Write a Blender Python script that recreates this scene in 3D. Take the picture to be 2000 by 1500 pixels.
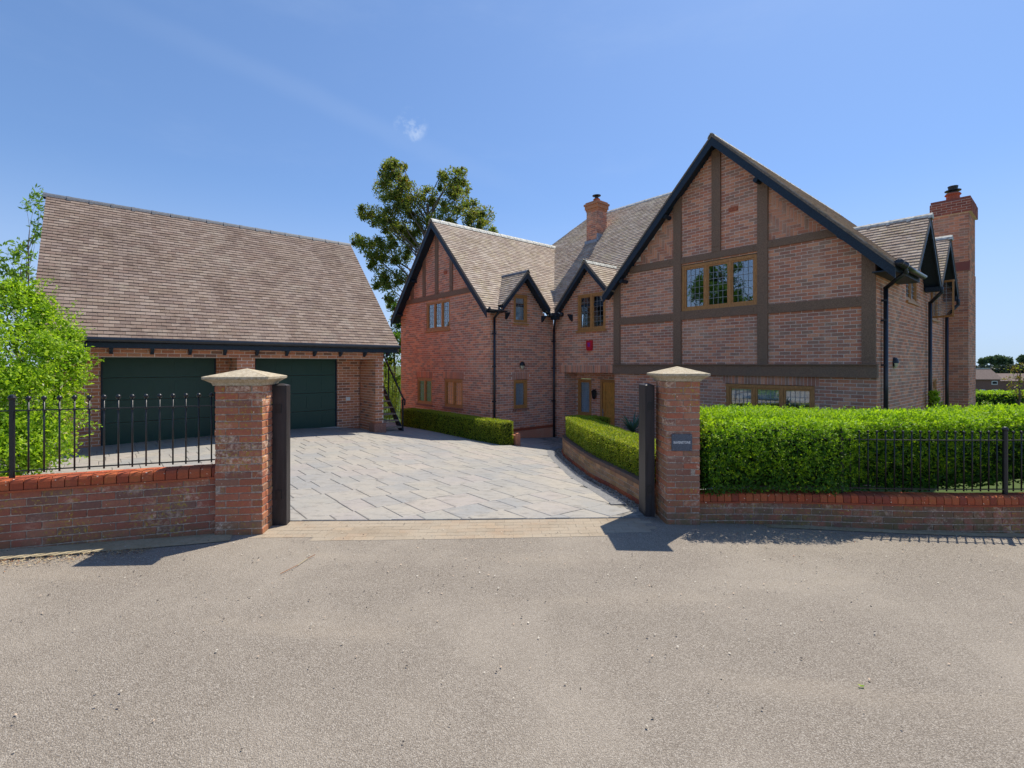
import bpy, math, random
import numpy as np
from mathutils import Matrix, Vector
random.seed(7); rng = np.random.default_rng(7)
for o in list(bpy.data.objects): bpy.data.objects.remove(o)
S = bpy.context.scene
COL = S.collection
CZ = 1.75                                   # eye height above the left gate pillar's foot
# ------------------------------------------------------------------ camera
cam = bpy.data.cameras.new('camera'); co = bpy.data.objects.new('camera', cam); COL.objects.link(co)
co.location = (0, 0, CZ); co.rotation_euler = (math.radians(90), 0, 0)
cam.sensor_width = 36; cam.lens = 16.92; cam.shift_y = -0.0185; cam.clip_start = .05; cam.clip_end = 6000
S.camera = co
# ------------------------------------------------------------------ sky and sun
SUN_EL = 58.8; SUN_AZ = 41.3                # azimuth from +Y towards +X
w = bpy.data.worlds.new('World'); S.world = w; w.use_nodes = True
nt = w.node_tree; nt.nodes.clear()
def wn(t, **k):
    n = nt.nodes.new(t)
    for a, b in k.items(): setattr(n, a, b)
    return n
sky = wn('ShaderNodeTexSky', sky_type='NISHITA', sun_disc=False)
sky.sun_elevation = math.radians(SUN_EL); sky.sun_rotation = math.radians(SUN_AZ)
sky.altitude = 0; sky.air_density = 1.0; sky.dust_density = .5; sky.ozone_density = 2.0
tc = wn('ShaderNodeTexCoord')
def wmath(op, a, b=None, c=None):
    n = wn('ShaderNodeMath', operation=op)
    for i, v in enumerate((a, b, c)):
        if v is None: continue
        if isinstance(v, (int, float)): n.inputs[i].default_value = v
        else: nt.links.new(v, n.inputs[i])
    return n.outputs[0]
def wdot(vec):
    n = wn('ShaderNodeVectorMath', operation='DOT_PRODUCT'); nt.links.new(tc.outputs['Generated'], n.inputs[0])
    n.inputs[1].default_value = vec; return n.outputs['Value']
def wramp(v, lo, hi, a=0., b=1.):
    n = wn('ShaderNodeMapRange', interpolation_type='SMOOTHSTEP'); nt.links.new(v, n.inputs[0])
    for i, q in zip((1, 2, 3, 4), (lo, hi, a, b)): n.inputs[i].default_value = q
    return n.outputs[0]
def wnoise(scale, detail=5, rough=.6, stretch=None):
    n = wn('ShaderNodeTexNoise'); n.inputs['Scale'].default_value = scale; n.inputs['Detail'].default_value = detail; n.inputs['Roughness'].default_value = rough
    if stretch:
        m = wn('ShaderNodeMapping'); m.inputs['Scale'].default_value = stretch; nt.links.new(tc.outputs['Generated'], m.inputs[0]); nt.links.new(m.outputs[0], n.inputs[0])
    else: nt.links.new(tc.outputs['Generated'], n.inputs[0])
    return n.outputs[0]
d1 = np.array([-840., 940, 720]); d2 = np.array([-140., 940, 410]); nn = np.cross(d1, d2); nn /= np.linalg.norm(nn)
band = wmath('ABSOLUTE', wmath('ADD', wdot(tuple(nn)), wmath('MULTIPLY', wmath('SUBTRACT', wnoise(5), .5), .035)))
trail = wmath('MULTIPLY', wramp(band, .002, .028, 1, 0), wramp(wdot((0, .5, .866)), .70, .86))
trail = wmath('MULTIPLY', trail, wramp(wdot((-.65, .7, .3)), .60, .9))
d3 = np.array([-197., 940, 467]); d3 /= np.linalg.norm(d3)
puff = wmath('MULTIPLY', wramp(wdot(tuple(d3)),   .9994, .99993), wramp(wnoise(38, 7, .62), .44, .74))
cir = wmath('MULTIPLY', wramp(wnoise(2.2, 8, .62, (1, 1, 3.2)), .50, .8), .10)
hz = wramp(wdot((0, 0, 1)), 0., .34, .6, 0)
fac = wmath('MINIMUM', wmath('ADD', wmath('ADD', wmath('MULTIPLY', trail, .09), wmath('MULTIPLY', puff, .7)), wmath('ADD', cir, hz)), .95)
def wvec(op, a, b):
    n = wn('ShaderNodeVectorMath', operation=op)
    for i, v in enumerate((a, b)):
        if isinstance(v, tuple): n.inputs[i].default_value = v
        else: nt.links.new(v, n.inputs[i])
    return n.outputs[0]
soft = wvec('DIVIDE', sky.outputs[0], wvec('ADD', wvec('MULTIPLY', sky.outputs[0], (.20, .125, .06)), (1, 1, 1)))
soft = wvec('MULTIPLY', soft, (.58, .68, .77))
mx = wn('ShaderNodeMix', data_type='RGBA'); nt.links.new(fac, mx.inputs[0])
nt.links.new(soft, mx.inputs[6]); mx.inputs[7].default_value = (2.2, 2.7, 3.6, 1)
bg = wn('ShaderNodeBackground'); bg.inputs[1].default_value = .12; nt.links.new(mx.outputs[2], bg.inputs[0])
ow = wn('ShaderNodeOutputWorld'); nt.links.new(bg.outputs[0], ow.inputs[0])
sl = bpy.data.lights.new('sun', 'SUN'); sl.energy = 2.6; sl.angle = math.radians(.5); sl.color = (1, .93, .80)
so = bpy.data.objects.new('sun', sl); COL.objects.link(so)
el, az = math.radians(SUN_EL), math.radians(SUN_AZ)
sd = Vector((math.cos(el)*math.sin(az), math.cos(el)*math.cos(az), math.sin(el)))
so.rotation_euler = sd.to_track_quat('Z', 'Y').to_euler(); so.location = (20, 20, 40)
S.view_settings.view_transform = 'Standard'; S.view_settings.look = 'None'; S.view_settings.gamma = 1
S.view_settings.use_curve_mapping = False; S.view_settings.exposure = 1.16
S.render.engine = 'CYCLES'

# ------------------------------------------------------------------ materials
class NT:
    def __init__(s, name):
        s.m = bpy.data.materials.new(name); s.m.use_nodes = True; s.t = s.m.node_tree; s.t.nodes.clear()
        s.out = s.t.nodes.new('ShaderNodeOutputMaterial'); s._g = None; s._o = None
    def n(s, t, **k):
        x = s.t.nodes.new(t)
        for a, b in k.items(): setattr(x, a, b)
        return x
    def l(s, a, b): s.t.links.new(a, b)
    def val(s, sock, v):
        if isinstance(v, (int, float)): sock.default_value = v
        elif isinstance(v, tuple): sock.default_value = v if len(v) == 4 or sock.type == 'VECTOR' else (*v, 1)
        else: s.l(v, sock)
    def math(s, op, a, b=None):
        x = s.n('ShaderNodeMath', operation=op); s.val(x.inputs[0], a)
        if b is not None: s.val(x.inputs[1], b)
        return x.outputs[0]
    def pos(s):
        if not s._g: s._g = s.n('ShaderNodeNewGeometry')
        return s._g.outputs['Position']
    def rnd(s):
        s.pos(); o = s.n('ShaderNodeObjectInfo')
        return s.math('FRACT', s.math('ADD', s._g.outputs['Random Per Island'], o.outputs['Random']))
    def noise(s, scale, detail=3, rough=.55, stretch=None, vec=None):
        x = s.n('ShaderNodeTexNoise'); x.inputs['Scale'].default_value = scale; x.inputs['Detail'].default_value = detail; x.inputs['Roughness'].default_value = rough
        v = vec or s.pos()
        if stretch:
            m = s.n('ShaderNodeMapping'); m.inputs['Scale'].default_value = stretch; s.l(v, m.inputs[0]); v = m.outputs[0]
        s.l(v, x.inputs[0]); return x.outputs[0]
    def voro(s, scale, feat='F1', out=0):
        x = s.n('ShaderNodeTexVoronoi', feature=feat); x.inputs['Scale'].default_value = scale; s.l(s.pos(), x.inputs[0]); return x.outputs[out]
    def rng(s, v, lo, hi, a=0., b=1., smooth=True):
        x = s.n('ShaderNodeMapRange', interpolation_type='SMOOTHSTEP' if smooth else 'LINEAR'); s.l(v, x.inputs[0])
        for i, q in zip((1, 2, 3, 4), (lo, hi, a, b)): x.inputs[i].default_value = q
        return x.outputs[0]
    def ramp(s, v, stops, const=False):
        x = s.n('ShaderNodeValToRGB'); s.l(v, x.inputs[0]); e = x.color_ramp.elements
        if const: x.color_ramp.interpolation = 'CONSTANT'
        while len(e) < len(stops): e.new(.5)
        for q, (p, c) in zip(e, stops): q.position = p; q.color = (*c, 1)
        return x.outputs[0]
    def mix(s, f, a, b, mode='MIX'):
        x = s.n('ShaderNodeMix', data_type='RGBA', blend_type=mode); s.val(x.inputs[0], f); s.val(x.inputs[6], a); s.val(x.inputs[7], b); return x.outputs[2]
    def bump(s, h, dist, strength=1.):
        x = s.n('ShaderNodeBump'); x.inputs['Strength'].default_value = strength; x.inputs['Distance'].default_value = dist; s.l(h, x.inputs['Height']); return x.outputs[0]
    def bsdf(s, col, rough=.8, normal=None, metal=0., spec=.35, coat=0.):
        x = s.n('ShaderNodeBsdfPrincipled'); s.val(x.inputs['Base Color'], col); s.val(x.inputs['Roughness'], rough)
        x.inputs['Metallic'].default_value = metal; x.inputs['Specular IOR Level'].default_value = spec; x.inputs['Coat Weight'].default_value = coat
        if normal: s.l(normal, x.inputs['Normal'])
        return x.outputs[0]
    def end(s, sh): s.l(sh, s.out.inputs[0]); return s.m
def scalec(c, k): return tuple(v*k for v in c)

def brick_mat(name, cols, k=1., stain=.25, lichen=0., eff=0., moss=0.):
    t = NT(name); r = t.rnd()
    c = t.ramp(r, [(i/len(cols), scalec(q, k)) for i, q in enumerate(cols)], True)
    g = t.noise(55, 4, .7); c = t.mix(t.rng(g, .3, .75, .0, .55), c, t.mix(1., c, (1.5, 1.25, 1.1), 'MULTIPLY'))
    sp = t.noise(190, 2, .5); c = t.mix(t.rng(sp, .56, .70, 0, .55), c, scalec((.10, .07, .06), k))
    big = t.noise(1.1, 5, .6); c = t.mix(t.rng(big, .48, .72, 0, stain), c, scalec((.42, .30, .25), k))
    pr_ = t.rng(t.math('FRACT', t.math('MULTIPLY', r, 7.31)), .15, .8, .12, 1.)
    if eff: c = t.mix(t.math('MULTIPLY', pr_, t.math('MULTIPLY', t.rng(t.noise(2.3, 6, .65), .46, .60), t.rng(t.noise(28, 4, .7), .42, .62, 0, eff))), c, (.62, .50, .46))
    if lichen:
        c = t.mix(t.math('MULTIPLY', t.rng(t.noise(3.1, 3, .6), .44, .58), t.rng(t.noise(38, 5, .75), .52, .62, 0, lichen)), c, (.36, .27, .05))
        c = t.mix(t.rng(t.noise(46, 1, .4), .75, .77, 0, .85), c, (.72, .68, .62))
    if moss:
        sep = t.n('ShaderNodeSeparateXYZ'); t.l(t.pos(), sep.inputs[0])
        low = t.rng(sep.outputs[2], .35, -.2)
        c = t.mix(t.math('MULTIPLY', low, t.rng(t.noise(9, 5, .7), .36, .62, 0, moss)), c, (.13, .115, .065))
    c = t.mix(1., c, (1.28,1.17,.95), 'MULTIPLY')
    b = t.bump(t.noise(120, 5, .7), .004, .8)
    return t.end(t.bsdf(c, .88, b, spec=.25))
BR = [(.30,.125,.09), (.25,.11,.085), (.34,.16,.115), (.21,.10,.085), (.29,.14,.105), (.19,.115,.10), (.32,.14,.10), (.24,.12,.10), (.22,.12,.105), (.36,.18,.13)]
M = {}
M['brick'] = brick_mat('house_brick', BR, 1.58, .30, eff=.35)
M['brick_garage'] = brick_mat('garage_brick', [(.30,.13,.085), (.26,.115,.08), (.33,.16,.10), (.15,.085,.07), (.30,.15,.10), (.34,.15,.10)], 1.25, .12)
M['brick_old'] = brick_mat('weathered_brick', [(.27,.11,.08), (.23,.09,.065), (.30,.13,.09), (.17,.085,.075), (.28,.10,.07), (.20,.11,.09)], 1.15, .22, lichen=.85, eff=.8, moss=.85)
M['brick_wall_old'] = brick_mat('weathered_wall_brick', [(.25,.10,.08), (.20,.085,.07), (.26,.12,.095), (.16,.09,.085), (.24,.09,.075)], 1.02, .25, lichen=.9, eff=.75, moss=.9)
M['brick_red'] = brick_mat('red_coping_brick', [(.40,.10,.05), (.33,.085,.05), (.43,.125,.06), (.27,.07,.05), (.38,.11,.06)], .80, .08, lichen=.2)
M['brick_planter'] = brick_mat('planter_brick', [(.27,.16,.11), (.22,.13,.095), (.30,.19,.12), (.18,.12,.09)], 1.25, .35, lichen=.9, moss=.3)
M['brick_purple'] = brick_mat('dark_red_brick', [(.26,.085,.07), (.22,.075,.065), (.29,.10,.08), (.20,.07,.065)], 1., .1)
def simple(name, col, rough=.7, spec=.4, metal=0., ns=30, amt=.25, bd=.001, coat=0., stretch=None):
    t = NT(name); n = t.noise(ns, 4, .6, stretch)
    c = t.mix(t.rng(n, .3, .7, 0, 1), scalec(col, 1-amt), scalec(col, 1+amt))
    return t.end(t.bsdf(c, rough, t.bump(n, bd), metal, spec, coat))
M['mortar'] = simple('mortar', (.80,.64,.52), .95, .1, ns=60, amt=.18, bd=.002)
M['mortar_old'] = simple('old_mortar', (.42,.33,.26), .95, .1, ns=40, amt=.35, bd=.003)
M['black'] = simple('black_painted_metal', (.012,.013,.016), .38, .5, ns=60, amt=.3, bd=.0004)
M['black_board'] = simple('black_stained_board', (.013,.026,.044), .55, .4, ns=40, amt=.35, bd=.001)
M['undercloak'] = simple('brown_verge', (.20,.155,.12), .85, .2, ns=25, amt=.3)
M['post'] = simple('dark_post', (.032,.027,.028), .5, .45, ns=20, amt=.35, stretch=(1,1,.1))
M['plastic'] = simple('black_plastic', (.016,.02,.027), .28, .5, ns=10, amt=.2, bd=.0002)
M['wood'] = simple('oak_frame', (.50,.225,.07), .5, .4, ns=14, amt=.28, stretch=(6,6,1))
M['door'] = simple('oak_door', (.66,.29,.06), .42, .45, ns=12, amt=.32, stretch=(8,8,.6))
def timber():
    t = NT('old_timber'); n = t.noise(9, 6, .7, (5,5,5)); g = t.noise(70, 3, .7)
    c = t.mix(t.rng(n, .3, .7), (.19,.115,.075), (.33,.205,.135)); c = t.mix(t.rng(g, .5, .75, 0, .6), c, (.11,.068,.048))
    c = t.mix(t.rng(t.noise(2.2, 3), .5, .7, 0, .35), c, (.20,.15,.11))
    return t.end(t.bsdf(c, .8, t.bump(n, .004), spec=.25))
M['timber'] = timber()
M['sill'] = simple('terracotta_sill', (.34,.17,.12), .8, .2)
M['lead'] = simple('lead_came', (.30,.31,.33), .5, .5, metal=.3)
M['render_white'] = simple('pale_concrete', (.42,.41,.38), .85, .2)
M['blind'] = simple('white_blind', (.75,.74,.70), .8, .2, amt=.05)
M['curtain'] = simple('pale_curtain', (.50,.66,.74), .85, .2, ns=6, amt=.25, stretch=(12,12,.3))
M['dark_in'] = simple('dark_furnishing', (.03,.026,.024), .8, .2)
M['green'] = simple('green_garage_door', (.018,.062,.045), .42, .4, ns=200, amt=.12, bd=.0006)
M['red'] = simple('red_alarm_box', (.62,.012,.03), .35, .5, amt=.1)
M['white_plastic'] = simple('white_plastic', (.75,.75,.72), .4, .4, amt=.05)
M['lamp_glass'] = simple('frosted_lamp_glass', (.62,.57,.40), .25, .5, amt=.1)
M['terracotta'] = simple('terracotta', (.45,.13,.07), .8, .2)
M['stone'] = None
M['leadflash'] = simple('lead_flashing', (.27,.30,.35), .5, .4, metal=.2)
M['slate'] = simple('slate_plate', (.10,.115,.14), .55, .4, ns=120, amt=.3)
M['white_paint'] = simple('white_lettering', (.8,.8,.78), .6, .3, amt=.03)
M['bark'] = simple('bark', (.19,.15,.12), .9, .15, ns=14, amt=.4, bd=.01, stretch=(3,3,1))
M['tread'] = simple('stair_tread', (.34,.27,.20), .85, .2)
M['setts'] = None
def stone():
    t = NT('weathered_cap_stone'); n = t.noise(22, 6, .7)
    c = t.mix(t.rng(n, .3, .7), (.36,.29,.19), (.55,.47,.34)); c = t.mix(t.rng(t.noise(60, 4, .7), .54, .66, 0, .8), c, (.62,.59,.52))
    c = t.mix(t.rng(t.noise(13, 5, .7), .56, .68, 0, .7), c, (.24,.20,.12)); c = t.mix(t.rng(t.noise(90, 2, .6), .66, .72, 0, .7), c, (.08,.075,.06))
    return t.end(t.bsdf(c, .92, t.bump(n, .006), spec=.2))
M['stone'] = stone()
def glass():
    t = NT('window_glass'); fr = t.n('ShaderNodeLayerWeight'); fr.inputs[0].default_value = .5
    g = t.n('ShaderNodeBsdfGlossy'); g.inputs['Roughness'].default_value = .015; g.inputs['Color'].default_value = (.95,.97,1,1)
    nb = t.bump(t.noise(1.3, 1, .4), .002, .5); t.l(nb, g.inputs['Normal'])
    tr = t.n('ShaderNodeBsdfTransparent'); tr.inputs['Color'].default_value = (.85,.90,.92,1)
    f = t.math('MINIMUM', t.math('ADD', t.math('MULTIPLY', t.math('POWER', fr.outputs[1], 4.), .7), .17), 1.)
    m = t.n('ShaderNodeMixShader'); t.l(f, m.inputs[0]); t.l(tr.outputs[0], m.inputs[1]); t.l(g.outputs[0], m.inputs[2])
    return t.end(m.outputs[0])
M['glass'] = glass()
def tile_mat(name, cols, dark, lich=0., k=1.):
    t = NT(name); r = t.rnd()
    c = t.ramp(r, [(i/len(cols), scalec(q, k)) for i, q in enumerate(cols)], True)
    c = t.mix(t.rng(t.noise(40, 4, .7), .35, .7, 0, .35), c, scalec((.34,.27,.22), k))
    st = t.math('MULTIPLY', t.rng(t.noise(1.0, 5, .65, (1,1,.35)), .50, .62), t.rng(t.noise(7, 3, .6), .35, .6))
    c = t.mix(t.math('MULTIPLY', st, dark), c, scalec((.14,.09,.07), k))
    pal = t.rng(t.noise(1.7, 5, .7), .52, .68, 0, .3); c = t.mix(pal, c, scalec((.42,.36,.29), k))
    if lich: c = t.mix(t.math('MULTIPLY', t.rng(t.noise(2.1, 4, .6), .47, .62), t.rng(t.noise(30, 5, .7), .5, .62, 0, lich)), c, (.37,.31,.12))
    return t.end(t.bsdf(c, .86, t.bump(t.noise(80, 4, .7), .004), spec=.3))
TC = [(.255,.20,.155), (.285,.225,.175), (.225,.17,.13), (.31,.25,.195), (.245,.18,.14), (.205,.155,.125), (.275,.22,.18), (.335,.275,.22)]
TCg = [(c[0]*1.04, c[1]*.95, c[2]*.97) for c in TC]
M['tile_g'] = tile_mat('garage_roof_tile', TCg, .5, .15, .9)
M['tile_h'] = tile_mat('house_roof_tile', TC, .45, .85, 1.5)
M['ridge_b'] = simple('blue_ridge_tile', (.13,.14,.16), .6, .4, ns=20, amt=.25)
M['ridge_p'] = simple('pale_ridge_tile', (.60,.58,.51), .8, .3, ns=12, amt=.35)
def asphalt():
    t = NT('asphalt'); v = t.voro(150, out=1); vd = t.voro(150)
    gs = t.n('ShaderNodeSeparateColor'); t.l(v, gs.inputs[0])
    c = t.ramp(gs.outputs[0], [(0, (.225,.19,.155)), (.35, (.295,.255,.21)), (.75, (.345,.30,.25)), (1, (.46,.41,.35))])
    c = t.mix(t.rng(vd, .35, .75, 0, .6), c, (.11,.088,.07))
    c = t.mix(t.rng(t.noise(.55, 6, .62), .40, .66, 0, .38), c, (.42,.365,.30))
    c = t.mix(t.rng(t.noise(3.2, 5, .65), .52, .72, 0, .28), c, (.25,.215,.175))
    c = t.mix(t.rng(t.noise(1.3, 3, .5, (.3,1.6,1)), .54, .75, 0, .28), c, (.41,.345,.27))
    h = t.math('SUBTRACT', 1., vd); b = t.bump(h, .006, .9)
    return t.end(t.bsdf(c, .9, b, spec=.25))
M['asphalt'] = asphalt()
def dirtmat(name, a, b2, c2, sc=6., rough=.95):
    t = NT(name); n = t.noise(sc, 7, .72); c = t.mix(t.rng(n, .3, .7), a, b2); c = t.mix(t.rng(t.noise(sc*12, 4, .7), .5, .7, 0, .7), c, c2)
    return t.end(t.bsdf(c, rough, t.bump(t.noise(sc*15, 4, .7), .004), spec=.15))
M['strip'] = dirtmat('concrete_channel', (.34,.28,.175), (.46,.385,.26), (.22,.18,.11), 3.)
M['soil'] = dirtmat('soil_and_grass', (.035,.055,.015), (.07,.09,.022), (.09,.07,.04), 1.2)
M['field'] = dirtmat('field_grass', (.05,.09,.02), (.10,.12,.035), (.06,.08,.02), .02)
def concrete(name, k=1.):
    t = NT(name); r = t.rnd()
    c = t.ramp(r, [(0, (.33,.325,.32)), (.2, (.37,.355,.33)), (.4, (.31,.315,.32)), (.6, (.37,.345,.335)), (.8, (.345,.34,.32)), (1, (.40,.385,.36))], True)
    c = t.mix(t.rng(t.noise(1.3, 6, .65), .38, .64, 0, .55), c, (.43,.395,.345))
    c = t.mix(t.rng(t.noise(.5, 3, .5), .45, .62, 0, .4), c, (.30,.31,.325))
    c = t.mix(t.rng(t.noise(14, 6, .75, (1,2.2,1)), .56, .66, 0, .45), c, (.22,.21,.195)); c = t.mix(t.rng(t.noise(5, 7, .72, (1,2.4,1)), .52, .62, 0, .5), c, (.20,.19,.175))
    h = t.noise(9, 6, .65); c = t.mix(1., c, (k*1.0,k*.965,k*.92), 'MULTIPLY')
    return t.end(t.bsdf(c, t.rng(t.noise(3, 4), .3, .7, .55, .8), t.bump(h, .012, .9), spec=.35))
M['slab'] = concrete('stamped_concrete', .95)
M['joint'] = simple('slab_joint', (.25,.235,.21), .95, .1, ns=9, amt=.4)
def setts():
    t = NT('dusty_setts'); r = t.rnd()
    c = t.ramp(r, [(0, (.34,.255,.18)), (.25, (.30,.24,.175)), (.5, (.37,.285,.20)), (.75, (.32,.255,.185))], True)
    c = t.mix(t.rng(t.noise(1.6, 6, .7), .30, .62, 0, .85), c, (.37,.315,.245))
    c = t.mix(t.rng(t.noise(50, 4, .7), .55, .7, 0, .5), c, (.14,.115,.08))
    return t.end(t.bsdf(c, .9, t.bump(t.noise(70, 4), .003), spec=.2))
M['setts'] = setts()
M['blueblock'] = simple('grey_paver', (.19,.19,.195), .8, .25, ns=30, amt=.25)
M['pebble'] = None
def randmat(name, cols, rough=.8):
    t = NT(name); c = t.ramp(t.rnd(), [(i/len(cols), q) for i, q in enumerate(cols)], True); return t.end(t.bsdf(c, rough, spec=.3))
M['pebble'] = randmat('pebbles', [(.35,.30,.24), (.22,.19,.16), (.45,.40,.33), (.14,.12,.11), (.30,.22,.15)])
M['litter'] = randmat('dry_litter', [(.46,.33,.17), (.36,.24,.11), (.52,.42,.26), (.30,.13,.06), (.42,.34,.2)])
M['chips'] = randmat('road_chips', [(.55,.50,.42), (.40,.36,.30), (.06,.05,.045), (.5,.38,.28), (.10,.085,.07)])
def leafmat(name, cols, trans=.35, rough=.55, k=1.):
    t = NT(name); r = t.rnd(); c = t.ramp(r, [(i/(len(cols)-1), scalec(q, k)) for i, q in enumerate(cols)])
    c = t.mix(t.rng(t.noise(1.8, 3, .6), .4, .65, 0, .35), c, t.mix(1., c, (1.35,1.15,.7), 'MULTIPLY'))
    p = t.bsdf(c, rough, spec=.3); tr = t.n('ShaderNodeBsdfTranslucent'); t.l(t.mix(1., c, (1.5,1.5,.7), 'MULTIPLY'), tr.inputs[0])
    m = t.n('ShaderNodeMixShader'); m.inputs[0].default_value = trans; t.l(p, m.inputs[1]); t.l(tr.outputs[0], m.inputs[2])
    return t.end(m.outputs[0])
M['lf_yew'] = leafmat('yew_leaves', [(.025,.085,.012), (.05,.14,.014), (.09,.20,.016), (.035,.11,.012)], .36)
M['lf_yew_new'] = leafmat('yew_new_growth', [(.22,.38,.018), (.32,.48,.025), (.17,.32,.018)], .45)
M['lf_box'] = leafmat('box_leaves', [(.12,.19,.016), (.24,.32,.022), (.37,.42,.03), (.15,.24,.018), (.46,.44,.08)], .40)
M['lf_bush'] = leafmat('privet_leaves', [(.08,.18,.012), (.26,.43,.025), (.42,.58,.055), (.13,.27,.016), (.34,.52,.035)], .48)
M['lf_tree'] = leafmat('evergreen_leaves', [(.09,.14,.035), (.15,.21,.045), (.24,.27,.05), (.11,.17,.045), (.32,.29,.07)], .45)
M['lf_rust'] = leafmat('rusty_leaves', [(.22,.13,.04), (.16,.12,.03), (.26,.17,.06)], .3)
M['lf_dark'] = leafmat('dark_leaves', [(.02,.045,.015), (.04,.08,.018), (.06,.11,.02)], .25)
M['lf_mid'] = leafmat('ash_leaves', [(.05,.12,.02), (.09,.19,.025), (.12,.22,.03)], .4)
M['lf_ash'] = leafmat('pale_ash_leaves', [(.10,.20,.03), (.16,.28,.04), (.20,.32,.05)], .45)
M['lf_far'] = leafmat('far_leaves', [(.08,.13,.07), (.10,.16,.08), (.13,.18,.09)], .2)
M['lf_fardark'] = leafmat('far_dark_leaves', [(.035,.055,.045), (.045,.065,.05)], .2)
M['lf_bamboo'] = leafmat('bamboo_leaves', [(.20,.28,.04), (.30,.34,.06), (.15,.24,.03)], .45)
M['lf_yucca'] = leafmat('yucca_leaves', [(.06,.12,.10), (.09,.16,.12)], .15)
M['flower'] = leafmat('cream_flowers', [(.6,.58,.38), (.7,.68,.5)], .3)
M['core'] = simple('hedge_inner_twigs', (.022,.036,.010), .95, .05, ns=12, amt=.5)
M['far_brick'] = simple('far_brick', (.24,.13,.10), .9, .2, ns=3, amt=.12)
M['far_roof'] = simple('far_roof', (.20,.15,.13), .9, .2, ns=3, amt=.12)

# ------------------------------------------------------------------ mesh helpers
WL = {}
def link(name, data, parent=None, loc=(0,0,0), rot=None):
    o = bpy.data.objects.new(name, data); COL.objects.link(o)
    WL[o.name] = Vector(loc)
    if parent: o.parent = parent; o.location = Vector(loc) - WL[parent.name]
    else: o.location = loc
    if rot is not None: o.rotation_euler = rot
    return o
def tag(o, label=None, cat=None, group=None, kind=None):
    if label: o['label'] = label
    if cat: o['category'] = cat
    if group: o['group'] = group
    if kind: o['kind'] = kind
    return o
def thing(name, loc, label, cat, group=None): return tag(link(name, None, None, loc), label, cat, group)
def mesh(name, v, f, mats):
    me = bpy.data.meshes.new(name); me.from_pydata([tuple(map(float, q)) for q in v], [], f)
    for m in (mats if isinstance(mats, (list, tuple)) else [mats]): me.materials.append(m)
    return me
class MB:
    def __init__(s): s.v = []; s.f = []
    def box(s, c, X, Y, Z):       # centre and three half vectors
        c, X, Y, Z = map(np.array, (c, X, Y, Z)); b = len(s.v)
        for k in (-1, 1):
            for j in (-1, 1):
                for i in (-1, 1): s.v.append(c+i*X+j*Y+k*Z)
        q = [(0,2,3,1),(4,5,7,6),(0,1,5,4),(2,6,7,3),(0,4,6,2),(1,3,7,5)]
        if np.dot(np.cross(X, Y), Z) < 0: q = [t[::-1] for t in q]
        s.f += [tuple(b+i for i in t) for t in q]; return s
    def rod(s, p, q, r, n=8, r2=None, cap=True):
        p, q = np.array(p, float), np.array(q, float); d = q-p; L = np.linalg.norm(d)
        if L < 1e-6: return s
        d /= L; a = np.cross(d, (0,0,1) if abs(d[2]) < .9 else (1,0,0)); a /= np.linalg.norm(a); c = np.cross(d, a); b = len(s.v); r2 = r if r2 is None else r2
        for i in range(n):
            t = 2*math.pi*i/n; e = a*math.cos(t)+c*math.sin(t); s.v += [p+e*r, q+e*r2]
        for i in range(n):
            j = (i+1) % n; s.f.append((b+2*i, b+2*j, b+2*j+1, b+2*i+1))
        if cap: s.f += [tuple(b+2*i for i in range(n))[::-1], tuple(b+2*i+1 for i in range(n))]
        return s
    def lathe(s, c, prof, n=12):
        b = len(s.v); c = np.array(c, float)
        for r, z in prof:
            for i in range(n): t = 2*math.pi*i/n; s.v.append(c+np.array((r*math.cos(t), r*math.sin(t), z)))
        for k in range(len(prof)-1):
            for i in range(n): j = (i+1) % n; s.f.append((b+k*n+i, b+k*n+j, b+(k+1)*n+j, b+(k+1)*n+i))
        s.f += [tuple(b+i for i in range(n))[::-1], tuple(b+(len(prof)-1)*n+i for i in range(n))]; return s
    def face(s, pts): b = len(s.v); s.v += [np.array(p, float) for p in pts]; s.f.append(tuple(range(b, b+len(pts)))); return s
    def prism(s, pts, ext):       # planar polygon extruded by a vector
        b = len(s.v); n = len(pts); ext = np.array(ext, float); s.v += [np.array(p, float) for p in pts]+[np.array(p, float)+ext for p in pts]
        s.f += [tuple(range(b, b+n))[::-1], tuple(range(b+n, b+2*n))]
        for i in range(n): j = (i+1) % n; s.f.append((b+i, b+j, b+n+j, b+n+i))
        return s
    def build(s, name, m, parent=None, smooth=False):
        me = mesh(name, s.v, s.f, m)
        if smooth: me.polygons.foreach_set('use_smooth', [True]*len(me.polygons))
        return link(name, me, parent)
def fast_mesh(name, V, F, m, smooth=False):       # V (n,3), F (k,4) int
    me = bpy.data.meshes.new(name); V = np.asarray(V, np.float32); F = np.asarray(F, np.int32); k = F.shape[1]
    me.vertices.add(len(V)); me.vertices.foreach_set('co', V.ravel()); me.loops.add(F.size); me.loops.foreach_set('vertex_index', F.ravel())
    me.polygons.add(len(F)); me.polygons.foreach_set('loop_start', np.arange(0, F.size, k, dtype=np.int32)); me.polygons.foreach_set('loop_total', np.full(len(F), k, np.int32))
    me.materials.append(m); me.update(calc_edges=True)
    if not smooth: me.shade_flat()
    return me
def scatter(name, tv, tf, P, A, m):                # template verts, quads, positions (N,3), matrices (N,3,3) columns
    tv = np.array(tv, float); N = len(P); V = np.einsum('nij,kj->nki', A, tv)+np.array(P)[:, None, :]
    F = (np.array(tf)[None]+(np.arange(N)*len(tv))[:, None, None]).reshape(-1, 4); return fast_mesh(name, V.reshape(-1, 3), F, m)

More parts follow.
